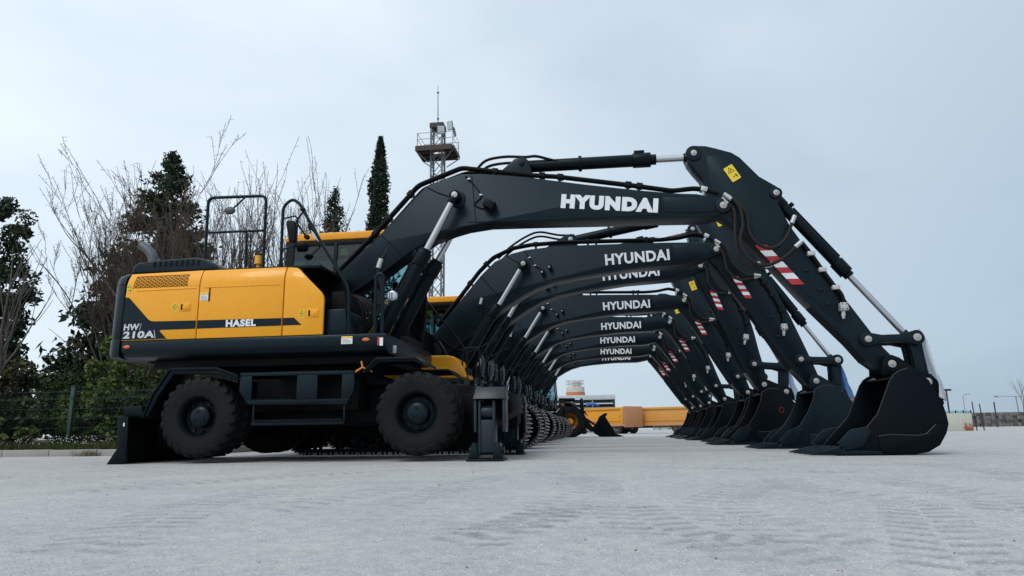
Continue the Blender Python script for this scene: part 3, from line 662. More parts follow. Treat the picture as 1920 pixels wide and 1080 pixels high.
S2 = dict(seams=[((4.76, 3.785), (4.76, 3.37)), ((1.12, 3.29), (1.62, 2.72)), ((2.3, 3.11), (4.7, 3.40))], F=(.20, 1.85), T=(5.57, 3.62), hb=.20, ha=.16, hk=.56, hear=.21, rT=.11, cw=.14, rear=.11, bmat='bucket_black',
    boom=[(.02, 1.98), (.71, 2.82), (1.12, 3.31), (1.39, 3.57), (1.72, 3.72), (2.01, 3.785), (2.6, 3.83), (3.65, 3.82), (4.69, 3.80), (5.17, 3.78), (5.46, 3.755), (5.60, 3.73), (5.68, 3.66), (5.69, 3.59), (5.60, 3.51), (5.38, 3.45), (5.03, 3.37), (4.02, 3.33), (3.11, 3.23), (2.58, 3.145), (2.21, 3.03), (1.92, 2.88), (1.57, 2.66), (1.0, 2.2), (.45, 1.78), (.3, 1.69), (.15, 1.68), (.02, 1.80)],
    tipplate=[(4.80, 3.74), (5.2, 3.73), (5.57, 3.70), (5.65, 3.62), (5.57, 3.54), (5.3, 3.50), (4.80, 3.44)],
    cylP=(1.97, 3.47), cylB=(.72, 1.45), Lbarrel=1.40, Lrod=1.3, rbar=.085, rrod=.043,
    acA=(2.87, 3.97), acB=(5.32, 4.41), Labar=1.66, rabar=.09, Larod=1.2, rarod=.046,
    bracket=[(2.35, 3.80), (2.78, 4.06), (2.90, 4.08), (2.98, 3.97), (3.02, 3.78), (2.6, 3.79)],
    pipey=[-.17, -.11, -.05], pipe=[(.25, 2.36), (.70, 2.92), (1.08, 3.41), (1.36, 3.68), (1.75, 3.85), (2.1, 3.90), (2.7, 3.92), (3.65, 3.90), (4.6, 3.88), (4.92, 3.90), (5.2, 3.96), (5.42, 3.90), (5.55, 3.80)],
    clamps=[((.90, 3.18), .86), ((1.22, 3.55), .8), ((2.2, 3.90), 0), ((3.2, 3.91), 0), ((3.36, 3.905), 0), ((4.3, 3.885), 0), ((4.42, 3.885), 0), ((5.42, 3.90), -.5)],
    logo=((3.52, 3.405), 1.2, .215, .042, .034), cable=[(1.98, 3.76), (2.08, 3.62), (2.18, 3.46), (2.33, 3.36)], lamps=[(2.33, 3.32), (2.47, 3.41)], lamp_style='small',
    grease=[(1.62, 3.69), (1.75, 3.6), (1.88, 3.51)], ahose=[(1.45, 3.66), (1.7, 3.9), (2.02, 4.09), (2.28, 4.15), (2.64, 4.07), (2.95, 4.06)],
    arm=[(5.21, 4.38), (5.24, 4.48), (5.33, 4.53), (5.48, 4.52), (5.72, 4.45), (5.92, 4.36), (6.02, 4.24), (6.22, 3.80), (6.38, 3.50), (6.43, 3.36), (6.39, 3.24), (6.45, 3.12), (6.58, 2.92), (6.85, 2.32), (7.02, 1.9), (7.14, 1.60), (7.25, 1.3), (7.29, 1.2), (7.24, 1.11), (7.14, 1.08), (7.03, 1.15), (6.80, 1.42), (6.45, 1.95), (6.06, 2.56), (5.6, 3.25), (5.46, 3.42), (5.42, 3.60), (5.38, 3.92), (5.28, 4.14)],
    armplate=[(5.46, 4.30), (5.70, 4.28), (5.86, 4.18), (6.2, 3.5), (6.5, 2.9), (6.78, 2.25), (6.92, 1.9), (6.78, 1.8), (6.5, 2.2), (6.12, 2.76), (5.72, 3.35), (5.54, 3.60), (5.48, 3.95)],
    bcA=(6.32, 3.34), lev=(6.95, 1.58), E=(7.57, 1.56), bp=(7.18, 1.20), b2=(7.56, .98), stripe=((5.83, 3.11), (6.06, 2.70), .125, 7), sticker=((5.80, 4.02), .35),
    armpipe=[(6.32, 3.10), (6.40, 2.97), (6.54, 2.74), (6.68, 2.46), (6.70, 2.35), (6.70, 2.24)], valve=(6.70, 2.16), tabs=[(6.5, 2.35), (6.6, 2.0)], wear=[(6.1, 2.50), (6.45, 1.94), (6.80, 1.41)],
    Lkbar=1.28, rkbar=.072, Lkrod=1.5, rkrod=.036,
    bucket=[(7.05, 1.04), (7.2, 1.11), (7.38, 1.08), (7.54, .97), (7.64, .82), (7.71, .66), (7.70, .54), (7.64, .40), (7.47, .22), (7.25, .10), (7.0, .065), (6.6, .06), (6.42, .10), (6.5, .22), (6.74, .42), (6.89, .63), (7.0, .85)],
    cutter=[(6.37, .18), (6.55, .36), (6.74, .425), (6.78, .35), (6.65, .14), (6.45, .10)], bwear=[(6.85, .085), (6.9, .28), (7.25, .28), (7.45, .42), (7.62, .42), (7.60, .39), (7.45, .24), (7.24, .125), (7.0, .09)],
    ear=[(7.06, 1.06), (7.06, 1.22), (7.11, 1.30), (7.20, 1.32), (7.30, 1.26), (7.5, 1.12), (7.6, 1.09), (7.67, 1.02), (7.69, .92), (7.68, .76), (7.5, .92), (7.3, 1.04)],
    lip=[(6.34, .05), (6.40, .11), (6.85, .092), (6.85, .048)], tooth=(6.02, .06), toothbase=(6.38, .08),
    wrap=[(7.06, 1.02), (7.2, 1.08), (7.36, 1.05), (7.51, .95), (7.61, .81), (7.68, .66), (7.68, .54), (7.62, .41), (7.46, .235), (7.24, .118), (7.0, .083), (6.62, .08)], wside=1,
    hoses=[([(5.55, 3.79), (5.74, 3.64), (5.82, 3.36), (6.04, 3.13), (6.33, 3.10)], -.25), ([(5.57, 3.75), (5.69, 3.5), (5.74, 3.2), (5.95, 3.02), (6.2, 3.06), (6.32, 3.10)], -.22)])

# ------------------------------------------------------------------ shared machine pieces
def make_tyre(R_, W_, lugs, name='wheel', rim=0.5):
    """tyre standing in x-z about the origin, width along y"""
    b = B(); h = W_ / 2; ri = R_ * rim
    prof = [(ri, -h * .72), (ri * 1.04, -h * .86), (R_ * .70, -h * 1.0), (R_ * .84, -h * .98), (R_ * .925, -h * .86), (R_ * .955, -h * .6), (R_ * .965, 0), (R_ * .955, h * .6), (R_ * .925, h * .86), (R_ * .84, h * .98), (R_ * .70, h), (ri * 1.04, h * .86), (ri, h * .72), (ri, -h * .72)]
    b.lathe(prof, n=56)
    for sg in (-1, 1):
        for k in range(lugs):
            t0 = 2 * math.pi * (k + (0.5 if sg > 0 else 0)) / lugs; w0 = math.pi / lugs * 0.52; sk = math.pi / lugs * 0.9
            v = []
            for (rr, y, dt_) in ((R_ * .86, sg * h * 1.005, -sk * .4), (R_ * .935, sg * h * .95, -sk * .2), (R_ * 1.0, sg * h * .72, 0.1 * sk), (R_ * 1.005, sg * h * .05, sk)):
                for dd in (-w0, w0):
                    t = t0 + dt_ + dd; v.append((rr * math.cos(t), y, rr * math.sin(t)))
            for (rr, y, dt_) in ((R_ * .83, sg * h * .95, -sk * .4), (R_ * .9, sg * h * .8, -sk * .2), (R_ * .93, sg * h * .6, .1 * sk), (R_ * .95, sg * h * .05, sk)):
                for dd in (-w0 * 1.25, w0 * 1.25):
                    t = t0 + dt_ + dd; v.append((rr * math.cos(t), y, rr * math.sin(t)))
            f = []
            for i in range(3):
                a = i * 2; f.append((a, a + 1, a + 3, a + 2)); f.append((a + 1, a + 9, a + 11, a + 3)); f.append((a, a + 2, a + 10, a + 8))
            f += [(0, 8, 9, 1), (6, 7, 15, 14)]
            b.add(v, f)
    return b.mesh(name, smooth=32)
def make_rim(ri, W_, side):
    """dished rim, open towards y*side"""
    b = B(); h = W_ / 2
    b.lathe([(ri * 1.06, side * h * .90), (ri * 1.07, side * h * .84), (ri * .99, side * h * .80), (ri * .95, side * h * .66), (ri * .88, side * h * .5), (ri * .85, -side * h * .1), (ri * .78, -side * h * .2), (ri * .30, -side * h * .22), (ri * .30, -side * h * .4), (ri, -side * h * .7)], n=40)
    return b.mesh('rim', smooth=35)
def rail(parent, pts, r=.021, name='handrail', mat='charcoal', rad=.09):
    return B().tube(rounded(pts, rad), r, 10).build(name, mat, parent)
def ellipsoid(b, c, rx, ry, rz, n=14, m=8, mi=0):
    v = []; f = []
    for i in range(m + 1):
        p = math.pi * i / m
        for k in range(n):
            t = 2 * math.pi * k / n; v.append((c[0] + rx * math.sin(p) * math.cos(t), c[1] + ry * math.sin(p) * math.sin(t), c[2] + rz * math.cos(p)))
    f = [(i * n + k, (i + 1) * n + k, (i + 1) * n + (k + 1) % n, i * n + (k + 1) % n) for i in range(m) for k in range(n)]
    return b.add(v, f, mi)
def hanger_label(parent, x, y, z, wd, ht, mat='white', band=None):
    o = B().box(x, x + wd, y - .003, y + .002, z, z + ht).build('label_plate', mat, parent)
    if band: B().box(x + .002, x + wd - .002, y - .005, y - .0031, z + ht * .72, z + ht - .003).build('label_print', band, o)
    t = B()
    for k in range(4): t.box(x + wd * .1, x + wd * (.9 if k < 3 else .6), y - .005, y - .0031, z + ht * (.12 + .14 * k), z + ht * (.16 + .14 * k))
    t.build('label_print', 'pole_grey', o)
    return o
def make_cab(root, x0, x1, y0, y1, z0, z1, slope=.0):
    """cab: floor pan, pillars, yellow roof, tinted panes all round, seat and console"""
    zt = z1 - .13
    mid = x0 + .80
    B().box(x0, x1 - .02, y0, y1, z0, z0 + .16).build('cab_floor', 'black_plastic', root, bevel=.02)
    ro = B(); ro.prism([(x0 - .01, zt + .005), (x0 - .01, z1 - .06), (x0 + .06, z1 - .02), (x0 + .22, z1), (x1 - .25, z1), (x1 - .06, z1 - .03), (x1 + .03, z1 - .09), (x1 + .02, zt + .005)], y0 - .01, y1 + .01)
    roof = ro.build('cab_roof', 'roof_yellow', root, bevel=.035, seg=3)
    B().box(x0 + .3, x1 - .5, y0 + .25, y1 - .2, z1 - .001, z1 + .018).build('roof_hatch', 'black_plastic', roof, bevel=.008)
    p = .055
    for (xa, xb, ya) in ((x0, x0 + .14, y0), (x0, x0 + .14, y1 - p), (mid, mid + .06, y0), (mid, mid + .06, y1 - p)):
        B().box(xa, xb, ya, ya + p, z0 + .16, zt).build('pillar', 'black_plastic', root, bevel=.012)
    for ya in (y0, y1 - p):
        B().prism([(x1 - .07, zt), (x1 - .01, zt), (x1 + .05, z0 + .75), (x1 - .02, z0 + .16), (x1 - .10, z0 + .16), (x1 - .02, z0 + .75)], ya, ya + p).build('pillar', 'black_plastic', root, bevel=.01)
    B().box(x0 + .14, x1 - .07, y0 + .004, y0 + .05, zt - .075, zt).box(x0 + .14, x1 - .07, y1 - .05, y1 - .004, zt - .075, zt).box(x0 + .004, x0 + .05, y0 + p, y1 - p, zt - .075, zt).box(x1 - .07, x1 - .02, y0 + p, y1 - p, zt - .07, zt).build('roof_rail', 'black_plastic', root, bevel=.008)
    B().box(x0 + .14, mid, y0 + .006, y0 + .05, z0 + .16, z0 + .80).build('lower_panel', 'black_plastic', root, bevel=.01)
    B().box(x0 + .004, x0 + .05, y0 + p, y1 - p, z0 + .16, z0 + .85).build('lower_panel', 'black_plastic', root, bevel=.01)
    for args in ((x0 + .142, mid - .002, y0 + .022, y0 + .028, z0 + .802, zt - .077), (mid + .062, x1 - .04, y0 + .022, y0 + .028, z0 + .162, zt - .077), (x0 + .142, mid - .002, y1 - .028, y1 - .022, z0 + .3, zt - .077), (mid + .062, x1 - .04, y1 - .028, y1 - .022, z0 + .162, zt - .077), (x0 + .02, x0 + .026, y0 + p, y1 - p, z0 + .852, zt - .077)):
        B().box(*args).build('window', 'glass', root)
    B().prism([(x1 - .045, zt - .07), (x1 - .037, zt - .07), (x1 + .02, z0 + .75), (x1 - .05, z0 + .17), (x1 - .058, z0 + .17), (x1 + .012, z0 + .75)], y0 + p, y1 - p).build('windscreen', 'glass', root)
    yc = (y0 + y1) / 2
    s_ = B(); s_.box(x0 + .45, x0 + .95, yc - .25, yc + .25, z0 + .45, z0 + .58)
    s_.prism([(x0 + .45, z0 + .5), (x0 + .58, z0 + .55), (x0 + .46, z0 + 1.25), (x0 + .34, z0 + 1.25)], yc - .24, yc + .24)
    s_.prism([(x0 + .34, z0 + 1.27), (x0 + .44, z0 + 1.27), (x0 + .42, z0 + 1.47), (x0 + .33, z0 + 1.47)], yc - .13, yc + .13)
    s_.box(x0 + .55, x0 + .85, yc - .15, yc + .15, z0 + .16, z0 + .45)
    s_.build('seat', 'seat_cloth', root, bevel=.04, seg=3)
    B().box(x0 + .6, x0 + 1.05, yc - .40, yc - .29, z0 + .4, z0 + .68).box(x0 + .6, x0 + 1.05, yc + .29, yc + .40, z0 + .4, z0 + .68).build('console', 'black_plastic', root, bevel=.03)
    B().tube([(x1 - .25, yc, z0 + .16), (x1 - .35, yc, z0 + .75)], .035, 8).lathe([(.16, 0), (.175, .015), (.19, 0), (.175, -.015), (.16, 0)], (x1 - .38, yc, z0 + .8), 'z', 20).build('steering_column', 'black_plastic', root)
    B().box(x1 - .3, x1 - .24, y0 + .1, y0 + .32, z0 + .85, z0 + 1.02).build('monitor', 'black_plastic', root, bevel=.01)
    B().box(mid + .1, mid + .22, y0 + .035, y0 + .045, zt - .24, zt - .14).build('label_plate', 'hivis', root)
    rail(root, [(x1 - .42, y0 - .06, z0 + .75), (x1 - .62, y0 - .06, zt - .35), (x1 - .5, y0 - .06, zt - .22), (x1 - .2, y0 - .06, zt - .28)], .014, 'grab_rail', 'black_plastic')

# ------------------------------------------------------------------ the wheeled excavator nearest to the camera
WX, WY = -3.82, 9.85
m1 = thing('wheeled_excavator', 'yellow and charcoal wheeled excavator on rubber tyres, nearest machine at the front of the row', 'excavator', (WX, WY, 0), group='excavators parked in a row')
NY = -1.23                                     # near side of the upper body
# --- undercarriage
B().box(-1.95, 2.0, -.42, .42, .48, 1.0).prism([(-.9, 1.0), (.9, 1.0), (.7, 1.16), (-.7, 1.16)], -.62, .62).build('chassis', 'under_black', m1, bevel=.03)
B().lathe([(.01, 1.14), (.62, 1.14), (.62, 1.30), (.55, 1.38), (.01, 1.38)], (0, 0, 0), 'z', 40).build('swing_bearing', 'under_black', m1)
WR, WZ = .525, .596
ty = make_tyre(WR, .27, 22); rmO = make_rim(WR * .5, .27, -1); rmI = make_rim(WR * .5, .27, 1)
def hubmesh(sg):
    b = B(); b.lathe([(.0, sg * .03), (.09, sg * .03), (.125, sg * .015), (.14, 0), (.14, -sg * .10), (.0, -sg * .10)], n=28)
    for k in range(3):
        t = 2 * math.pi * k / 3 + math.pi / 2; b.cyl((.075 * math.cos(t), sg * .028, .075 * math.sin(t)), (.075 * math.cos(t), sg * .046, .075 * math.sin(t)), .017, n=8)
    for k in range(10):
        t = 2 * math.pi * k / 10 + .2; b.cyl((.185 * math.cos(t), -sg * .05, .185 * math.sin(t)), (.185 * math.cos(t), -sg * .095, .185 * math.sin(t)), .013, n=6)
    return b.mesh('hub', smooth=35)
hubs = {-1: hubmesh(-1), 1: hubmesh(1)}
for wx in (-1.47, 1.476):
    B().cyl((wx, -.9, WZ), (wx, .9, WZ), .12, n=16).box(wx - .2, wx + .2, -.3, .3, WZ - .17, WZ + .2).build('axle', 'under_black', m1, bevel=.02)
    for sg in (-1, 1):
        for yy, rm in ((1.11, rmO if sg < 0 else rmI), (.79, rmI if sg < 0 else rmO)):
            o = obj('wheel', ty, 'tyre', m1, (wx, sg * yy, WZ), rot=random.uniform(0, .28))
            obj('rim', rm, 'charcoal_steel', o)
            if yy > 1: obj('hub', hubs[sg], 'charcoal', o, (0, sg * .06, 0))
# fenders
for sg in (-1, 1):
    ya, yb = sorted((sg * .62, sg * 1.235))
    def sheet(P, t=.022):
        Q = [(x, z) for x, z in P]; return Q + [(x, z - t) if 0 < i < len(P) - 1 else (x + .01, z - t) for i, (x, z) in enumerate(P)][::-1]
    B().prism(sheet([(-2.25, .62), (-2.13, .91), (-1.91, 1.25), (-1.25, 1.24), (-.94, 1.13)], .035), ya, yb).prism([(-2.25, .62), (-2.13, .91), (-1.91, 1.25), (-1.25, 1.24), (-.94, 1.13), (-.94, 1.04), (-1.28, 1.16), (-1.86, 1.16), (-2.05, .88), (-2.17, .62)], sg * 1.20 - .015, sg * 1.20 + .015).build('fender', 'charcoal_steel', m1, bevel=.006)
    B().prism(sheet([(.76, 1.14), (.94, 1.31), (1.46, 1.31), (1.58, 1.22)], .035), ya, yb).prism([(.76, 1.14), (.94, 1.31), (1.46, 1.31), (1.58, 1.22), (1.52, 1.20), (1.44, 1.25), (.97, 1.25), (.82, 1.12)], sg * 1.20 - .015, sg * 1.20 + .015).build('fender', 'charcoal_steel', m1, bevel=.006)
# access steps / tool boxes between the wheels
for sg in (-1, 1):
    y1 = sg * 1.20
    fr = B()
    O = [(-.92, 1.16), (.64, 1.15), (.64, .90), (.55, .745), (-.79, .765), (-.92, .93)]
    # frame with two openings, built from bars that butt together
    yy = sorted((y1 - sg * .05, y1))
    fr.prism([(-.92, 1.16), (.64, 1.15), (.64, 1.105), (-.92, 1.115)], *yy)
    fr.prism([(-.92, 1.113), (-.75, 1.111), (-.75, .80), (-.83, .80), (-.92, .93)], *yy); fr.prism([(-.13, 1.109), (.15, 1.107), (.15, .80), (-.13, .80)], *yy); fr.prism([(.48, 1.106), (.64, 1.104), (.64, .90), (.58, .80), (.48, .80)], *yy)
    fr.prism([(-.83, .798), (.58, .798), (.55, .745), (-.79, .745)], *yy)
    o = fr.build('access_step', 'charcoal', m1, bevel=.006)
    B().tube([(-.915, y1 - sg * .02, .93), (-.79, y1 - sg * .02, .752), (.55, y1 - sg * .02, .738), (.635, y1 - sg * .02, .90)], .016, 8).build('step_edge', 'charcoal', o)
    for zz, xa, xb in ((1.15, -.55, .62), (.80, -.74, -.14), (.535, -.72, .50)):
        t = B(); n = int((xb - xa) / .055)
        for k in range(n): t.prism([(xa + k * .055, zz), (xa + k * .055 + .014, zz + .016), (xa + k * .055 + .036, zz + .016), (xa + k * .055 + .05, zz)], *sorted((y1 - sg * .30, y1 - sg * .004)))
        t.box(xa, xb, *sorted((y1 - sg * .30, y1 - sg * .006)), zz - .02, zz)
        t.build('tread_plate', 'charcoal_steel', o)
    st = B(); st.box(-.74, .52, *sorted((y1 - sg * .28, y1 - sg * .02)), .475, .512)
    for xx in (-.735, .50): st.box(xx, xx + .025, *sorted((y1 - sg * .06, y1 - sg * .03)), .512, .75)
    st.build('lower_step', 'charcoal', o, bevel=.005)
    B().box(-.85, .60, *sorted((sg * .45, sg * .88)), .66, 1.10).build('tool_box', 'under_black', m1, bevel=.02)
# dozer blade at the rear, turned down to the ground
bl = B(); bl.prism([(-2.69, .0), (-2.62, .07), (-2.57, .22), (-2.555, .42), (-2.585, .62), (-2.55, .62), (-2.515, .42), (-2.53, .22), (-2.56, .10), (-2.60, .004)], -1.2, 1.2)
bo = bl.build('dozer_blade', 'under_black', m1, bevel=.006)
for sg in (-1, 1):
    B().prism([(-2.69, .0), (-2.55, .22), (-2.60, .62), (-2.44, .62), (-2.41, .02)], *sorted((sg * 1.203, sg * 1.235))).build('end_plate', 'charcoal_steel', bo, bevel=.006)
    B().prism([(-2.54, .62), (-2.57, .75), (-2.30, .75), (-2.265, .625)], *sorted((sg * .9, sg * 1.18))).build('spill_plate', 'charcoal_steel', bo, bevel=.01)
B().prism([(-2.53, .14), (-2.53, .5), (-2.0, .62), (-1.8, .62), (-1.8, .42), (-2.1, .3)], -.5, -.36).build('blade_arm', 'under_black', bo, bevel=.01)
B().prism([(-2.53, .14), (-2.53, .5), (-2.0, .62), (-1.8, .62), (-1.8, .42), (-2.1, .3)], .36, .5).build('blade_arm', 'under_black', bo, bevel=.01)
B().box(-2.5, -2.48, -1.235 - .004, -1.235 - .001, .49, .535).build('label_plate', 'white', bo); B().cyl((-2.505, -1.2365, .575), (-2.505, -1.2345, .575), .018, n=14).build('bolt_hole', 'black_plastic', bo)
# stabilisers at the front
of = B().prism([(1.95, .45), (2.25, .40), (2.62, .62), (2.62, .86), (2.25, .90), (1.95, .85)], -.55, .55).build('stabiliser_frame', 'under_black', m1, bevel=.02)
for sg in (-1, 1):
    a = B()
    ys = sorted((sg * .40, sg * 1.24))
    a.add([(2.205, sg * 1.27, .755), (2.62, sg * 1.27, .755), (2.59, sg * 1.18, .905), (2.235, sg * 1.18, .905), (2.59, sg * .96, .915), (2.235, sg * .96, .915), (2.205, sg * .96, .755), (2.62, sg * .96, .755)], [(0, 1, 2, 3), (3, 2, 4, 5), (0, 3, 5, 6), (1, 7, 4, 2), (6, 5, 4, 7), (0, 6, 7, 1)])
    for xx in (2.215, 2.575): a.prism([(xx, .35), (xx, .765), (xx + .035, .765), (xx + .035, .35)], sg * 1.12 - .12, sg * 1.12 + .12)
    arm_o = a.build('stabiliser_bracket', 'stabiliser_lit' if sg < 0 else 'charcoal', m1, bevel=.008)  # one paint in two tones: near side as lit, far side darkened for shade
    B().xprism([(sg * .5, .42), (sg * .5, .80), (sg * 1.0, .88), (sg * 1.0, .50)], 2.3, 2.55).build('stabiliser_arm', 'under_black', arm_o, bevel=.01)
    leg = B(); yl = sg * 1.12; leg.box(2.295, 2.45, yl - .085, yl + .085, .10, .50); leg.box(2.268, 2.298, yl - .10, yl + .10, .09, .74); leg.box(2.447, 2.477, yl - .10, yl + .10, .09, .74); leg.cyl((2.298, yl, .60), (2.447, yl, .60), .085, n=20)
    leg.cyl((2.23, yl, .13), (2.51, yl, .13), .055, n=18)
    leg.build('stabiliser_leg', 'stabiliser_lit' if sg < 0 else 'charcoal', arm_o, bevel=.008)  # same lit and shaded tones as the bracket
    ft = B(); ft.box(2.13, 2.59, yl - .2, yl + .2, .004, .03)
    for xx in (2.195, 2.49): ft.prism([(xx - .05, .03), (xx - .005, .22), (xx + .04, .22), (xx + .085, .03)], yl - .10, yl + .10)
    ft.cyl((2.14, yl, .13), (2.195, yl, .13), .05, n=16).cyl((2.53, yl, .13), (2.58, yl, .13), .05, n=16)
    ft.build('foot_plate', 'charcoal', arm_o, bevel=.006)
# --- upper structure
pr = [(NY - .0, 1.625), (NY - .01, 1.56), (NY + .0, 1.48), (NY + .06, 1.41), (NY + .16, 1.375), (-NY - .16, 1.375), (-NY - .06, 1.41), (-NY, 1.48), (-NY + .01, 1.56), (-NY, 1.625)]
deck = B().xprism(pr, -2.645, 1.06).build('deck', 'charcoal', m1, bevel=.012)
B().box(-2.3, .95, -1.0, 1.0, 1.26, 1.374).prism([(-2.5, 1.374), (-2.1, 1.27), (-2.1, 1.374)], -.9, .9).build('deck_frame', 'under_black', m1, bevel=.01)
for xx, zz in ((-2.56, 1.545), (.80, 1.545)):
    ellipsoid(B(), (xx, NY - .012, zz), .052, .012, .024).build('marker_lamp', 'amber', deck)
hanger_label(m1, .47, NY - .012, 1.495, .15, .10, 'white', 'label_yellow')
B().box(.955, .98, NY - .016, NY - .010, 1.47, 1.575).build('reflector', 'red', deck); B().box(.985, 1.03, NY - .016, NY - .010, 1.46, 1.565).build('reflector', 'white', deck)
# counterweight, rounded in plan
def cwplan(x0, x1, hw, r):
    P = [(x1, -hw)]
    for k in range(9):
        t = -math.pi / 2 - math.pi / 2 * k / 8; P.append((x0 + r + r * math.cos(t) , -hw + r + r * math.sin(t)))
    for k in range(7): P.append((x0 - .06 * math.sin(math.pi * (k + .5) / 7), -hw + r + (2 * hw - 2 * r) * (k + .5) / 7))
    for k in range(9):
        t = math.pi - math.pi / 2 * k / 8; P.append((x0 + r + r * math.cos(t), hw - r + r * math.sin(t)))
    P.append((x1, hw)); return P
cw = B().slab(cwplan(-2.92, -2.672, 1.235, .24), 1.66, 2.42)
def scaled(P, s, cx=-2.672): return [((x - cx) * s + cx, y * s) for x, y in P]
cwo = cw.build('counterweight', 'charcoal', m1, bevel=.012)
P0 = cwplan(-2.92, -2.672, 1.235, .24); tp = B(); n = len(P0)
rings = [(2.421, 1.0), (2.50, .985), (2.56, .95), (2.59, .90)]
tp.add([(x, y, z) for z, s in rings for x, y in scaled(P0, s)], [(i * n + k, i * n + (k + 1) % n, (i + 1) * n + (k + 1) % n, (i + 1) * n + k) for i in range(3) for k in range(n)] + [tuple(range(3 * n, 4 * n)), tuple(range(n - 1, -1, -1))])
tp.build('upper_cap', 'charcoal', cwo, smooth=60)
tp = B(); rings = [(1.659, 1.0), (1.62, 1.03), (1.48, 1.03), (1.41, .99), (1.39, .9)]
tp.add([(x, y, z) for z, s in rings for x, y in [((x - (-2.66)) * s + (-2.66), y * min(s, 1.002)) for x, y in P0]], [(i * n + k, i * n + (k + 1) % n, (i + 1) * n + (k + 1) % n, (i + 1) * n + k) for i in range(4) for k in range(n)] + [tuple(range(4 * n, 5 * n)), tuple(range(n - 1, -1, -1))])
tp.build('lower_skirt', 'charcoal', cwo, smooth=60)
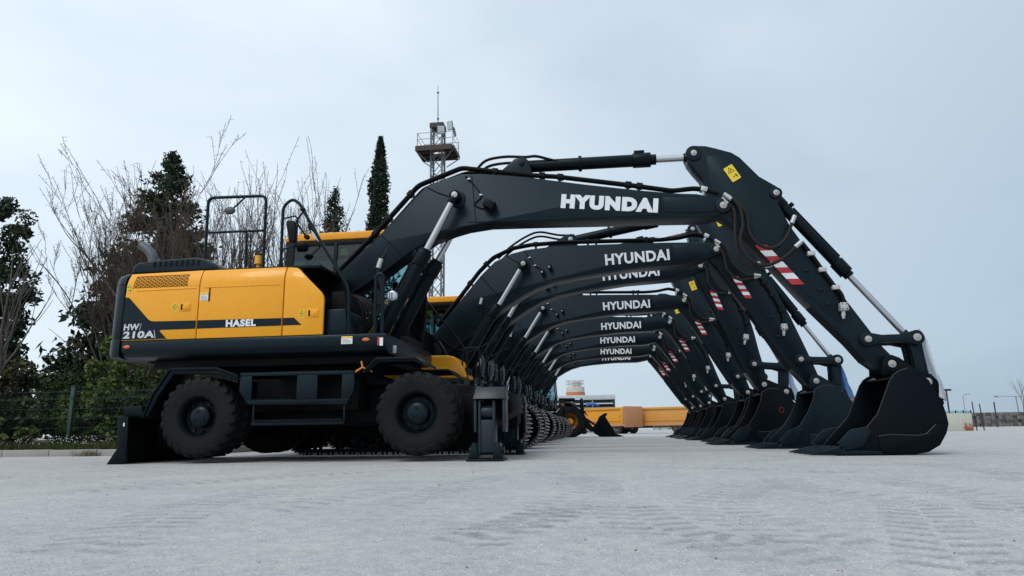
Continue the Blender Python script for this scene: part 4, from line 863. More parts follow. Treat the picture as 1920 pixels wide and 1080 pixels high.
# engine housing core and its yellow side panels
B().box(-2.665, -1.14, NY + .08, -NY - .08, 1.63, 2.50).prism([(-1.139, 1.63), (-1.139, 2.50), (-.27, 2.50), (.11, 2.17), (.15, 2.08), (.15, 1.63)], NY + .08, .24).build('engine_housing', 'under_black', m1)
def side_panel(outline, sg, holes=None):
    return B().prism(outline, *sorted((sg * 1.185, sg * 1.232)))
G = .006
P1 = [(-2.662, 1.632), (-2.662, 2.20), (-2.64, 2.575), (-1.572 - G, 2.588), (-1.572 - G, 1.632)]
P2 = [(-1.572 + G, 1.632), (-1.572 + G, 2.588), (-.36 - G, 2.582), (-.36 - G, 1.632)]
P3 = [(-.36 + G, 1.632), (-.36 + G, 2.582), (-.22, 2.565), (-.17, 2.535), (.165, 2.20), (.195, 2.15), (.205, 2.10), (.205, 1.632)]
for sg in (-1, 1):
    # first panel carries the cooling-air grille: built as a frame around the opening
    gx0, gx1, gz0, gz1 = -2.555, -1.745, 2.355, 2.535
    p = B(); y = sorted((sg * 1.185, sg * 1.232))
    p.prism([(-2.662, 1.632), (-2.662, 2.20), (-2.650, gz0), (-1.572 - G, gz0), (-1.572 - G, 1.632)], *y)
    a = p.build('side_panel', 'yellow', m1, bevel=.008)
    p = B(); p.prism([(-2.650, gz0), (-2.641, gz1), (gx0 + .01, gz1), (gx0, gz0)], *y); p.prism([(gx1 - .01, gz1), (-1.572 - G, gz1), (-1.572 - G, gz0), (gx1, gz0)], *y); p.prism([(-2.641, gz1), (-2.638, 2.575), (-1.572 - G, 2.588), (-1.572 - G, gz1)], *y)
    p.build('panel_frame', 'yellow', a)
    # expanded-metal grille
    g = B(); nx, nz_ = 24, 8
    def gp(i, j): return (gx0 + (gx1 - gx0) * i / nx, gz0 + (gz1 - gz0) * j / nz_)
    for j in range(nz_):
        for i in range(nx):
            s_ = (i + j) % 2
            for q0, q1 in (((gp(i, j), gp(i + 1, j + 1)),) if s_ else ((gp(i + 1, j), gp(i, j + 1)),)):
                g.tube([(q0[0], sg * 1.222, q0[1]), (q1[0], sg * 1.222, q1[1])], .0038, 4)
    for j in range(nz_ + 1):
        q0, q1 = gp(0, j), gp(nx, j); g.box(q0[0], q1[0], *sorted((sg * 1.218, sg * 1.224)), q0[1] - .0018, q0[1] + .0018)
    tag(g.build('grille', 'yellow', a), kind='stuff')
    B().box(gx0 - .02, gx1 + .02, *sorted((sg * 1.183, sg * 1.19)), gz0 - .01, gz1 + .01).build('grille_backing', 'black_plastic', a)
    if sg > 0:        # on the far side the cab stands in front of the middle of the machine
        side_panel([(-1.572 + G, 1.632), (-1.572 + G, 2.588), (-1.15, 2.584), (-1.15, 1.632)], sg).build('side_panel', 'yellow', m1, bevel=.008); continue
    b_ = side_panel(P2, sg).build('side_panel', 'yellow', m1, bevel=.008)
    c_ = side_panel(P3, sg).build('side_panel', 'yellow', m1, bevel=.012)
    yb = sorted((sg * 1.2325, sg * 1.2355))
    # charcoal graphic band on the panels
    B().prism([(-2.658, 1.64), (-2.658, 2.235), (-2.61, 2.23), (-2.57, 2.20), (-2.29, 1.92), (-2.25, 1.895), (-2.2, 1.885), (-1.585, 1.878), (-1.585, 1.765), (-2.09, 1.765), (-2.105, 1.75), (-1.99, 1.642)], *yb).build('graphic_band', 'charcoal', a)
    B().prism([(-1.562, 1.765), (-1.562, 1.878), (-.372, 1.868), (-.372, 1.768)], *yb).build('graphic_band', 'charcoal', b_)
    B().prism([(-.348, 1.768), (-.348, 1.868), (-.20, 1.868), (-.09, 1.768)], *yb).build('graphic_band', 'charcoal', c_)
    # pressed swage lines
    B().tube([(-2.5, sg * 1.230, 2.318), (-1.62, sg * 1.230, 2.326)], .009, 6).build('swage_line', 'yellow', a); B().tube([(-1.5, sg * 1.230, 2.328), (-.42, sg * 1.230, 2.328)], .009, 6).build('swage_line', 'yellow', b_)
    for par, x, z in ((a, -1.84, 2.01), (c_, -.02, 1.86)):
        h = B().box(x, x + .17, *sorted((sg * 1.231, sg * 1.237)), z, z + .12); ho = h.build('latch', 'yellow', par, bevel=.004)
        B().box(x + .02, x + .045, *sorted((sg * 1.2372, sg * 1.239)), z + .02, z + .10).build('latch_recess', 'black_plastic', ho); B().box(x + .05, x + .15, *sorted((sg * 1.2372, sg * 1.246)), z + .02, z + .10).cyl((x + .10, sg * 1.246, z + .06), (x + .10, sg * 1.250, z + .06), .022, n=14).build('latch_handle', 'yellow', ho, bevel=.004)
        if sg < 0:
            B().box(x - .10, x - .035, -1.2345, -1.2325, z + .005, z + .115).build('label_plate', 'label_green', par)
            s_ = B(); s_.tube([(x - .095, -1.236, z + .06), (x - .0675, -1.236, z + .105), (x - .04, -1.236, z + .06), (x - .095, -1.236, z + .06)], .003, 4); s_.tube([(x - .09, -1.236, z + .02), (x - .0675, -1.236, z + .045), (x - .045, -1.236, z + .02)], .003, 4); s_.build('label_print', 'black_plastic', par)
    B().box(-1.428, -1.41, *sorted((sg * 1.2325, sg * 1.238)), 2.13, 2.325).build('door_slot', 'black_plastic', b_, bevel=.003)
    if sg < 0:
        hanger_label(b_, -1.552, -1.2335, 2.15, .115, .105, 'white', 'label_yellow')
        B().prism([(-2.645, 2.30), (-2.575, 2.30), (-2.575, 2.42), (-2.64, 2.42)], -1.2348, -1.2328).build('label_plate', 'label_green', a)
        s_ = B(); s_.tube([(-2.635, -1.236, 2.37), (-2.607, -1.236, 2.412), (-2.58, -1.236, 2.37), (-2.635, -1.236, 2.37)], .003, 4); s_.box(-2.625, -2.61, -1.237, -1.235, 2.325, 2.335); s_.box(-2.595, -2.585, -1.237, -1.235, 2.315, 2.345); s_.build('label_print', 'black_plastic', a)
        obj('lettering', letters('HW', .225, .088, .035, slant=.08), 'silver_letter', a, (-2.632, -1.2385, 1.772))
        obj('lettering', letters('210A', .46, .098, .040, slant=.08), 'silver_letter', a, (-2.632, -1.2385, 1.660))
        B().prism([(-2.40, 1.765), (-2.395, 1.765), (-2.375, 1.865), (-2.38, 1.865)], -1.238, -1.2358).build('lettering_trim', 'silver_letter', a); B().prism([(-2.16, 1.652), (-2.152, 1.652), (-2.178, 1.765), (-2.186, 1.765)], -1.238, -1.2358).build('lettering_trim', 'silver_letter', a)
        obj('lettering', letters('HASEL', .425, .098, .05), 'white', b_, (-1.15, -1.2385, 1.772))
def curve_top(o):
    bm = bmesh.new(); bm.from_mesh(o.data)
    if o.name.startswith(('side_panel', 'panel_frame', 'latch', 'label_plate', 'grille_backing')):
        for z in (2.38, 2.42, 2.455, 2.49, 2.52, 2.545, 2.565):
            bmesh.ops.bisect_plane(bm, geom=bm.verts[:] + bm.edges[:] + bm.faces[:], plane_co=(0, 0, z), plane_no=(0, 0, 1), dist=1e-5)
    for v in bm.verts:
        if v.co.z > 2.36: v.co.y -= math.copysign(.075 * ((v.co.z - 2.36) / .22) ** 2, v.co.y)
    bm.to_mesh(o.data); bm.free()
    o.data.polygons.foreach_set('use_smooth', [True] * len(o.data.polygons)); o.data.set_sharp_from_angle(angle=R(40))
for o in list(m1.children):
    if o.name.startswith('side_panel'):
        curve_top(o)
        for c in o.children: curve_top(c)
# engine hood on top, with slots, and walkway
hd = B(); hd.prism([(-2.72, 2.60), (-2.71, 2.70), (-2.64, 2.765), (-2.2, 2.795), (-1.78, 2.805), (-1.62, 2.78), (-1.45, 2.68), (-1.40, 2.60)], -1.08, .95)
hood = hd.build('engine_hood', 'charcoal', m1, bevel=.03, seg=3)
for k in range(9):
    x = -2.40 + k * .083; B().prism([(x, 2.69), (x + .014, 2.765), (x + .042, 2.767), (x + .032, 2.69)], -1.090, -1.0775).build('hood_slot', 'black_plastic', hood)
B().box(-1.42, .10, -1.15, .2, 2.556, 2.60).build('walkway', 'black_plastic', m1, bevel=.008)
B().tube(smooth_path([(-2.64, -.72, 2.60), (-2.65, -.72, 2.86), (-2.70, -.72, 2.99), (-2.80, -.72, 3.08), (-2.87, -.72, 3.12)]), .07, 14).build('exhaust_pipe', 'exhaust_grey', m1)
# guard rails
rail(m1, [(-1.655, -1.02, 2.58), (-1.675, -1.02, 3.69), (-.80, -1.02, 3.67), (-.785, -1.02, 2.58)], .022, 'guard_rail')
rail(m1, [(-1.665, -1.02, 3.17), (-.79, -1.02, 3.16)], .018, 'guard_rail'); rail(m1, [(-1.06, -1.02, 3.16), (-1.04, -1.02, 2.58)], .018, 'guard_rail')
rail(m1, [(-1.08, -1.04, 3.68), (-1.18, -1.05, 3.58), (-1.27, -1.05, 3.50)], .012, 'mirror_arm')
ellipsoid(B(), (-1.32, -1.05, 3.47), .085, .05, .055).build('mirror', 'exhaust_grey', m1)
B().lathe([(.001, -.1), (.03, -.1), (.03, 0), (.062, 0), (.062, .02), (.056, .02), (.056, .12), (.06, .125), (.03, .15), (.001, .152)], (-.89, -.95, 2.69), 'z', 20).build('beacon', 'beacon_amber', m1, smooth=30)
B().lathe([(.001, 0), (.062, 0), (.062, .02), (.03, .035), (.001, .035)], (-.89, -.95, 2.815), 'z', 20).build('beacon_cap', 'black_plastic', m1, smooth=30)
rail(m1, [(-.48, -1.12, 2.58), (-.49, -1.12, 3.46), (-.36, -1.12, 3.565), (-.25, -1.12, 3.49), (.08, -1.12, 2.92), (.50, -1.12, 2.27), (.52, -1.12, 1.62)], .022, 'handrail', rad=.12)
# rear-view mirrors on the handrail
B().prism([(-.425, 3.22), (-.40, 3.25), (-.30, 3.235), (-.275, 3.14), (-.27, 2.96), (-.30, 2.93), (-.37, 2.94)], -1.16, -1.10).build('mirror', 'black_plastic', m1, bevel=.02, seg=3)
rail(m1, [(-.48, -1.13, 3.28), (-.30, -1.13, 3.31), (-.265, -1.13, 3.27), (-.265, -1.13, 2.90), (-.47, -1.13, 2.83)], .012, 'mirror_arm', rad=.05)
B().prism([(-.14, 3.23), (-.08, 3.22), (.07, 2.93), (.05, 2.90), (-.03, 2.98), (-.15, 3.15)], -1.06, -1.01).build('mirror', 'black_plastic', m1, bevel=.012)
B().prism([(-.10, 3.12), (-.03, 3.06), (.04, 2.93), (-.06, 3.02)], -1.066, -1.061).build('mirror_glass', 'mirror_face', m1)
rail(m1, [(-.20, -1.10, 3.38), (-.31, -1.09, 3.24), (-.16, -1.06, 3.03)], .014, 'mirror_arm', rad=.05)
B().cyl((-.20, -1.15, 3.40), (-.20, -1.09, 3.40), .035, n=12).cyl((-.15, -1.09, 3.02), (-.15, -1.03, 3.02), .035, n=12).build('mirror_clamp', 'black_plastic', m1, bevel=.006)
B().cyl((-.42, -.75, 2.98), (-.28, -.75, 2.98), .08, n=20).build('work_lamp', 'black_plastic', m1, bevel=.02)
B().box(-.30, .02, -.76, -.74, 2.97, 3.0).build('lamp_bracket', 'black_plastic', m1)
# right-hand platform in front of the panels: step box, valve compartment
B().prism([(.21, 1.632), (.21, 1.98), (.47, 1.98), (.50, 1.80), (.50, 1.632)], -1.15, -.50).build('step_box', 'charcoal', m1, bevel=.015)
B().prism([(.21, 1.985), (.21, 2.25), (.40, 2.25), (.46, 1.985)], -1.0, -.45).build('valve_cover', 'under_black', m1, bevel=.02)
B().prism([(.2, 1.62), (.2, 2.50), (.02, 2.62), (-.3, 2.60), (-.3, 1.62)], -.36, -.26).prism([(.2, 1.62), (.2, 2.50), (.02, 2.62), (-.3, 2.60), (-.3, 1.62)], .26, .36).build('boom_bracket', 'under_black', m1, bevel=.01)
B().prism([(.2, 1.62), (.2, 1.9), (.6, 1.72), (.78, 1.60), (.78, 1.45), (.45, 1.5)], -.42, -.30).prism([(.2, 1.62), (.2, 1.9), (.6, 1.72), (.78, 1.60), (.78, 1.45), (.45, 1.5)], .30, .42).build('cylinder_mount', 'under_black', m1, bevel=.01)
rail(m1, [(.86, -1.08, 1.62), (.86, -1.08, 2.42), (.93, -1.08, 2.46), (.96, -1.08, 2.40), (.96, -1.08, 1.62)], .024, 'grab_rail', rad=.06)
B().lathe([(.001, -.03), (.05, -.03), (.07, -.022), (.078, 0), (.075, .006), (.001, .03)], (1.02, -.85, 2.185), 'y', 24).build('mirror', 'mirror_face', m1, smooth=50)
rail(m1, [(.90, -1.06, 2.03), (.98, -.9, 2.03), (1.0, -.82, 2.16)], .011, 'mirror_arm')
# bundles of hoses behind the boom foot
for k in range(6):
    y = -.30 + .05 * k
    B().tube(smooth_path([(.30, y, 1.70), (.36 + .03 * k, y, 2.0), (.30 + .03 * k, y - .02, 2.25), (.12, y * .5, 2.42 + .02 * k), (.02 + .05 * k, y * .4 - .05, 2.62 + .05 * k)]), .02, 8).build('hose', 'hose', m1)
B().tube(smooth_path([(.62, -.24, 2.02), (.66, -.23, 2.4), (.60, -.22, 2.75), (.72, -.17, 3.02), (.80, -.16, 3.2)]), .026, 8).build('hose', 'hose', m1)
B().cyl((.60, -.22, 2.74), (.64, -.21, 2.88), .04, n=12).build('hose_fitting', 'zinc', m1)
make_cab(m1, -1.10, .94, .28, 1.22, 1.64, 3.48)
hanger_label(m1, 1.055, -.9, 1.40, .05, .1)
# orange ribbon tied under the deck
B().tube([(.70, -1.10, 1.28), (.72, -1.11, 1.20), (.62, -1.13, 1.135), (.60, -1.13, 1.13)], .014, 5).tube([(.72, -1.11, 1.20), (.80, -1.12, 1.165), (.86, -1.12, 1.14)], .010, 5).build('ribbon', 'orange_ribbon', m1)
g1 = front_gear(m1, S1)
plastic_sheet('plastic_sheet', 'white plastic sheet hanging behind the bucket link of the nearest excavator', WX, WY, [(g1['E'][0] + .09, 1.60), (g1['E'][0] + .15, 1.42), (g1['E'][0] + .21, 1.12), (g1['E'][0] + .26, .85), (g1['E'][0] + .24, .68)], .29, 'film_white', 3)

# ------------------------------------------------------------------ crawler excavators
def copy_tree(o, parent=None):
    c = o.copy(); col.objects.link(c); c.parent = parent
    for ch in list(o.children): copy_tree(ch, c)
    return c
def make_crawler(name, label):
    root = thing(name, label, 'excavator', group='excavators parked in a row')
    # undercarriage
    B().prism([(-.9, .55), (-.7, .95), (.7, .95), (.9, .55), (.6, .45), (-.6, .45)], -.75, .75).build('car_body', 'under_black', root, bevel=.03)
    B().lathe([(.01, .94), (.6, .94), (.6, 1.06), (.01, 1.06)], (0, 0, 0), 'z', 36).build('swing_bearing', 'under_black', root)
    sb = B(); sb.box(-.093, .093, -.30, .30, -.012, .010)
    for gx in (-.075, 0.0, .075): sb.add([(gx - .013, -.30, .0105), (gx + .013, -.30, .0105), (gx + .013, .30, .0105), (gx - .013, .30, .0105), (gx - .010, -.30, .048), (gx + .010, -.30, .048), (gx + .010, .30, .048), (gx - .010, .30, .048)], [(0, 1, 5, 4), (4, 5, 6, 7), (2, 3, 7, 6)], 1); sb.add([sb.v[-8 + q] for q in range(8)], [(1, 2, 6, 5), (3, 0, 4, 7)], 0)
    shoe = sb.mesh('track_shoe', smooth=0)
    rs, xc, zc = .405, 1.69, .45
    straight = 2 * xc; total = 2 * straight + 2 * math.pi * rs; ns = 49
    roller = B().cyl((0, -.13, 0), (0, .13, 0), .085, n=16).mesh('track_roller', bevel=.008)
    idler = B().lathe([(.05, -.08), (.25, -.07), (.30, -.09), (.34, -.06), (.36, 0), (.34, .06), (.30, .09), (.25, .07), (.05, .08)], n=32).lathe([(.001, -.12), (.08, -.12), (.08, .12), (.001, .12)], n=16).mesh('idler_wheel')
    spb = B(); spb.lathe([(.001, -.14), (.20, -.14), (.24, -.10), (.26, -.03), (.34, -.03), (.34, .03), (.001, .03)], n=30)
    for k in range(21):
        t = 2 * math.pi * k / 21; c, s_ = math.cos(t), math.sin(t); spb.prism([(.33 * c - .035 * s_ * -1, .33 * s_ - .035 * c), (.33 * c + .035 * s_ * -1, .33 * s_ + .035 * c), (.385 * c + .015 * s_ * -1, .385 * s_ + .015 * c), (.385 * c - .015 * s_ * -1, .385 * s_ - .015 * c)], -.028, .028)
    spr = spb.mesh('sprocket')
    chain = B().box(-.088, .088, -.085, .085, -.05, -.013).mesh('chain_link', bevel=.01)
    for sg in (-1, 1):
        yc = sg * 1.195
        fr = B(); fr.prism([(-1.45, .30), (-1.45, .52), (-1.1, .62), (1.0, .62), (1.4, .55), (1.55, .45), (1.4, .34), (1.2, .26), (-1.2, .26)], yc - .14, yc + .14)
        t = fr.build('track_frame', 'under_black', root, bevel=.02)
        B().prism([(-1.1, .30), (-1.0, .50), (1.0, .50), (1.1, .30)], yc + sg * .142, yc + sg * .16).build('side_guard', 'charcoal_steel', t, bevel=.005)
        obj('idler_wheel', idler, 'charcoal_steel', t, (xc, yc, zc)); obj('sprocket', spr, 'charcoal_steel', t, (-xc, yc, zc))
        if sg > 0: t.children[-1].rotation_euler = (0, 0, math.pi)
        for k in range(7): obj('track_roller', roller, 'charcoal_steel', t, (-1.2 + .4 * k, yc, .185))
        for x in (-.5, .5): obj('track_roller', roller, 'charcoal_steel', t, (x, yc, .70))
        for k in range(ns):
            s_ = total * (k + .3) / ns
            if s_ < straight: x, z, a = -xc + s_, zc - rs, math.pi
            elif s_ < straight + math.pi * rs:
                q = (s_ - straight) / rs; x, z, a = xc + rs * math.sin(q), zc - rs * math.cos(q), math.pi + q
            elif s_ < 2 * straight + math.pi * rs: x, z, a = xc - (s_ - straight - math.pi * rs), zc + rs - .02 * math.sin((s_ - straight - math.pi * rs) / straight * math.pi), 0
            else:
                q = (s_ - 2 * straight - math.pi * rs) / rs; x, z, a = -xc - rs * math.sin(q), zc + rs * math.cos(q), q
            o = obj('track_shoe', shoe, ['track_steel', 'grouser_steel'], t, (x, yc, z), a)
            if s_ < straight or z < .3: obj('chain_link', chain, 'track_steel', t, (x, yc, z), a)
    # upper structure
    pr = [(-1.34, 1.25), (-1.35, 1.18), (-1.32, 1.10), (-1.22, 1.06), (1.22, 1.06), (1.32, 1.10), (1.35, 1.18), (1.34, 1.25)]
    B().xprism(pr, -2.2, .95).build('deck', 'charcoal', root, bevel=.012)
    cwp = cwplan(-2.78, -2.22, 1.37, .4)
    B().slab(cwp, 1.04, 2.15).build('counterweight', 'charcoal', root, bevel=.06, seg=3)
    B().box(-2.2, .18, -1.30, 1.30, 1.255, 2.18).build('engine_housing', 'under_black', root)
    for sg in (-1, 1):
        for (xa, xb) in ((-2.195, -1.31), (-1.298, -.41), (-.398, .17)):
            if sg > 0 and xb > 0: continue
            o = B().prism([(xa, 1.258), (xa, 2.20), (xb, 2.20) if xb < 0 else (-.1, 2.20), (xb, 2.20 if xb < 0 else 1.92), (xb, 1.258)] if xb > 0 else [(xa, 1.258), (xa, 2.20), (xb, 2.20), (xb, 1.258)], *sorted((sg * 1.302, sg * 1.342))).build('side_panel', 'yellow', root, bevel=.012)
            B().box(xa + .004, xb - .004, *sorted((sg * 1.3425, sg * 1.345)), 1.42, 1.54).build('graphic_band', 'charcoal', o)
    B().prism([(-2.25, 2.185), (-2.2, 2.36), (-1.3, 2.40), (-1.1, 2.2), (-1.1, 2.185)], -1.0, .95).build('engine_hood', 'charcoal', root, bevel=.03, seg=3)
    B().box(-1.1, .05, -1.25, .2, 2.185, 2.22).build('walkway', 'black_plastic', root, bevel=.008)
    B().tube(smooth_path([(-1.9, -.4, 2.36), (-1.9, -.4, 2.5), (-1.94, -.4, 2.6), (-2.05, -.4, 2.68)]), .065, 12).build('exhaust_pipe', 'exhaust_grey', root)
    # tool box at the right front corner with a lower lamp housing
    tb = B().prism([(.19, 1.255), (.19, 1.67), (.70, 1.665), (.82, 1.645), (.90, 1.60), (1.0, 1.45), (1.06, 1.30), (1.06, 1.255)], -1.32, -.66).build('tool_box', 'yellow', root, bevel=.045, seg=3)
    B().prism([(.40, 1.28), (.40, 1.50), (.60, 1.50), (.72, 1.44), (.80, 1.28)], -1.326, -1.319).build('panel_swage', 'yellow', tb, bevel=.003)
    B().box(.965, 1.07, -1.18, -1.06, 1.33, 1.45).box(.965, 1.07, -.95, -.83, 1.33, 1.45).build('work_lamp', 'black_plastic', tb, bevel=.015)
    B().box(.2, 1.02, -1.33, -.62, 1.13, 1.252).build('step', 'charcoal_steel', root, bevel=.01)
    B().prism([(.25, 1.25), (.25, 1.72), (.05, 1.98), (-.25, 2.0), (-.25, 1.25)], -.38, -.28).prism([(.25, 1.25), (.25, 1.72), (.05, 1.98), (-.25, 2.0), (-.25, 1.25)], .28, .38).build('boom_bracket', 'under_black', root, bevel=.01)
    B().prism([(.25, 1.25), (.25, 1.6), (.7, 1.58), (.84, 1.45), (.78, 1.3)], -.44, -.32).prism([(.25, 1.25), (.25, 1.6), (.7, 1.58), (.84, 1.45), (.78, 1.3)], .32, .44).build('cylinder_mount', 'under_black', root, bevel=.01)
    # handrails
    rail(root, [(-.1, -1.25, 2.2), (-.12, -1.25, 2.98), (.0, -1.25, 3.02), (.22, -1.25, 2.78), (1.04, -1.22, 1.76), (1.06, -1.22, 1.26)], .018, 'handrail', rad=.12)
    rail(root, [(.98, -1.28, 1.25), (.98, -1.28, 1.78), (1.28, -1.28, 1.78), (1.28, -1.28, 1.12)], .014, 'handrail', rad=.05)
    rail(root, [(1.02, -.95, 1.74), (1.5, -.6, 2.02)], .010, 'handrail')
    rail(root, [(-1.0, -1.1, 2.22), (-1.0, -1.1, 3.0), (-.3, -1.1, 3.0), (-.3, -1.1, 2.22)], .018, 'guard_rail')
    # mirrors, still wrapped in their plastic bags, on posts at the front corners
    for (x, y, z, rx) in ((1.33, -1.24, 1.46, .04), (1.42, -.92, 1.42, .045), (1.20, .66, 1.60, .04)):
        mo = B(); ellipsoid(mo, (x, y, z + .02), rx * .5, .10, .15); mo = mo.build('mirror', 'black_plastic', root)
        bgm = B(); ellipsoid(bgm, (x, y, z), rx, .09, .17, 12, 9)
        rnd = random.Random(int(x * 1000 + y * 77))
        bgm.v = [(vx + rnd.uniform(-.012, .012), vy + rnd.uniform(-.015, .015), vz + rnd.uniform(-.015, .015) - (.05 if vz < z - .18 else 0)) for vx, vy, vz in bgm.v]
        bgm.build('mirror_bag', 'bag_film', mo, smooth=50)
        B().tube([(x - .02, y, z), (x - .05, y, z - .3), (x - .15, y, 1.12)], .014, 6).build('mirror_arm', 'charcoal', mo)
    # front lamp posts with bright stickers below
    B().box(1.0, 1.08, -.62, -.52, 1.0, 1.3).build('front_post', 'charcoal', root, bevel=.01)
    B().box(1.081, 1.085, -.61, -.53, 1.06, 1.2).build('label_plate', 'white', root)
    for k in range(5):
        y = -.28 + .06 * k
        B().tube(smooth_path([(.4, y, 1.3), (.5, y, 1.65), (.42, y, 1.9), (.3, y * .6, 2.1 + .02 * k), (.35, y * .5 - .06, 2.3)]), .02, 7).build('hose', 'hose', root)
    B().tube(smooth_path([(.35, -.24, 2.1), (.75, -.24, 1.86), (1.0, -.24, 2.0), (1.15, -.24, 2.4), (1.12, -.24, 2.75)]), .012, 6).build('hose', 'black_plastic', root)
    B().cyl((1.12, -.24, 2.74), (1.15, -.24, 2.86), .03, n=10).build('hose_fitting', 'zinc', root)
    make_cab(root, -1.0, .92, .40, 1.36, 1.26, 3.05)
    return root
def shorter_arm(S, f):
    # the later machines carry a shorter arm: squeeze everything on the arm along its axis
    T, bp = S['T'], S['bp']; a = ang(T, bp)
    def q(p):
        u = rot2(sub(p, T), -a); return addp(T, rot2((u[0] * (f if u[0] > 0 else 1), u[1]), a))
    D = {k: v for k, v in S.items() if k != 'cache'}
    for k in ('arm', 'armplate', 'armpipe', 'tabs', 'wear'): D[k] = [q(p) for p in S[k]]
    for k in ('bcA', 'valve'): D[k] = q(S[k])
    D['hoses'] = [([q(p) if i > 1 else p for i, p in enumerate(H)], y) for H, y in S['hoses']]
    D['stripe'] = (q(S['stripe'][0]), q(S['stripe'][1])) + S['stripe'][2:]
    nb = q(bp); sh = sub(nb, bp)
    for k in ('lev', 'E', 'bp', 'b2', 'tooth', 'toothbase'): D[k] = addp(S[k], sh)
    for k in ('bucket', 'cutter', 'bwear', 'ear', 'lip', 'wrap'): D[k] = [addp(p, sh) for p in S[k]]
    n_ = len(D['arm'])
    D['arm'] = [addp(S['arm'][i], sh) if dist(S['arm'][i], bp) < .8 else D['arm'][i] for i in range(n_)]
    D['shift'] = sh; D['Lkbar'] = S['Lkbar'] * .93
    return D
S3 = shorter_arm(S2, .94); S2['sticker'] = ((5.66, 4.20), .35)
S3['b2'] = addp(S3['bp'], rot2(sub(S3['b2'], S3['bp']), .16)); S3['bmat'] = 'bucket_black'
S3['ear'] = [addp(S3['bp'], rot2(sub(p, S3['bp']), .16 if p[0] > S3['bp'][0] + .1 else 0)) for p in S3['ear']]
CX = -3.4
labels = ['black crawler excavator second in the row, just behind the wheeled one, yellow tool box showing',
          'black crawler excavator third in the row, its raised boom lettering half hidden',
          'black crawler excavator fourth in the row, with full white lettering below the two highest booms',
          'black crawler excavator fifth in the row, boom just under the fourth one',
          'black crawler excavator sixth in the row, third from the far end',
          'black crawler excavator seventh in the row, last with its boom lettering in full view',
          'black crawler excavator at the far end of the row, lowest boom with half hidden lettering']
tips = [(2.19, 3.62), (2.35, 4.05), (2.31, 3.82), (2.20, 3.70), (2.13, 3.63), (2.12, 3.53), (2.20, 3.60)]
proto = make_crawler('crawler_excavator', labels[0])
roots = [proto] + [copy_tree(proto) for k in range(6)]
for k, r_ in enumerate(roots):
    tp_ = tips[k]; F, T = S2['F'], S2['T']; Lb = dist(F, T); sc_ = (1.0, 1.10, 1.08, 1.06, 1.05, 1.05, 1.06)[k]; r_.scale = (sc_, sc_, sc_)
    db = math.asin((tp_[1] / sc_ - F[1]) / Lb) - ang(F, T)
    x = sc_ * (F[0] + Lb * math.cos(ang(F, T) + db))
    r_['label'] = labels[k]
    r_.location = (tp_[0] - x, 13.1 + 3.2 * k, 0)
    S2['bmat'] = 'bucket_satin'
    gk = front_gear(r_, S2 if k == 0 else S3, db, (0.0, .02, .03, .02, .03, .02, .03)[k])
    if k > 0:      # only the second machine has its tool box in yellow
        for c in r_.children:
            if c.name.startswith('tool_box'):
                for q in [c] + list(c.children):
                    if 'lamp' not in q.name: q.material_slots[0].link = 'OBJECT'; q.material_slots[0].material = MAT['charcoal']
    if k < 2:
        E = (gk['E'][0] * sc_, gk['E'][1] * sc_)
        plastic_sheet('plastic_sheet', ('blue plastic sheet hanging behind the bucket link of the second excavator', 'pale blue plastic sheet behind the bucket link of the third excavator')[k], r_.location.x, r_.location.y,
                      [(E[0] + .08, E[1] + .04), (E[0] + .13, E[1] - .2), (E[0] + .19, E[1] - .48), (E[0] + .24, E[1] - .68)], .17, ('film_blue', 'film_pale')[k], 5 + k)
    if k == 1:   # red workshop mark on the third bucket
        bk = [c for c in r_.children if c.name.startswith('bucket') and not c.name.startswith(('bucket_l', 'bucket_c'))][0]
        v = B(); P = [(.045 * math.cos(t), .05 * math.sin(t)) for t in [R(a) for a in range(40, 345, 25)]] + [(.045, 0), (.01, 0)]
        v.tube([(.20 + p[0], -.5785, -.52 + p[1]) for p in P], .007, 5); v.build('painted_mark', 'red_mark', bk)

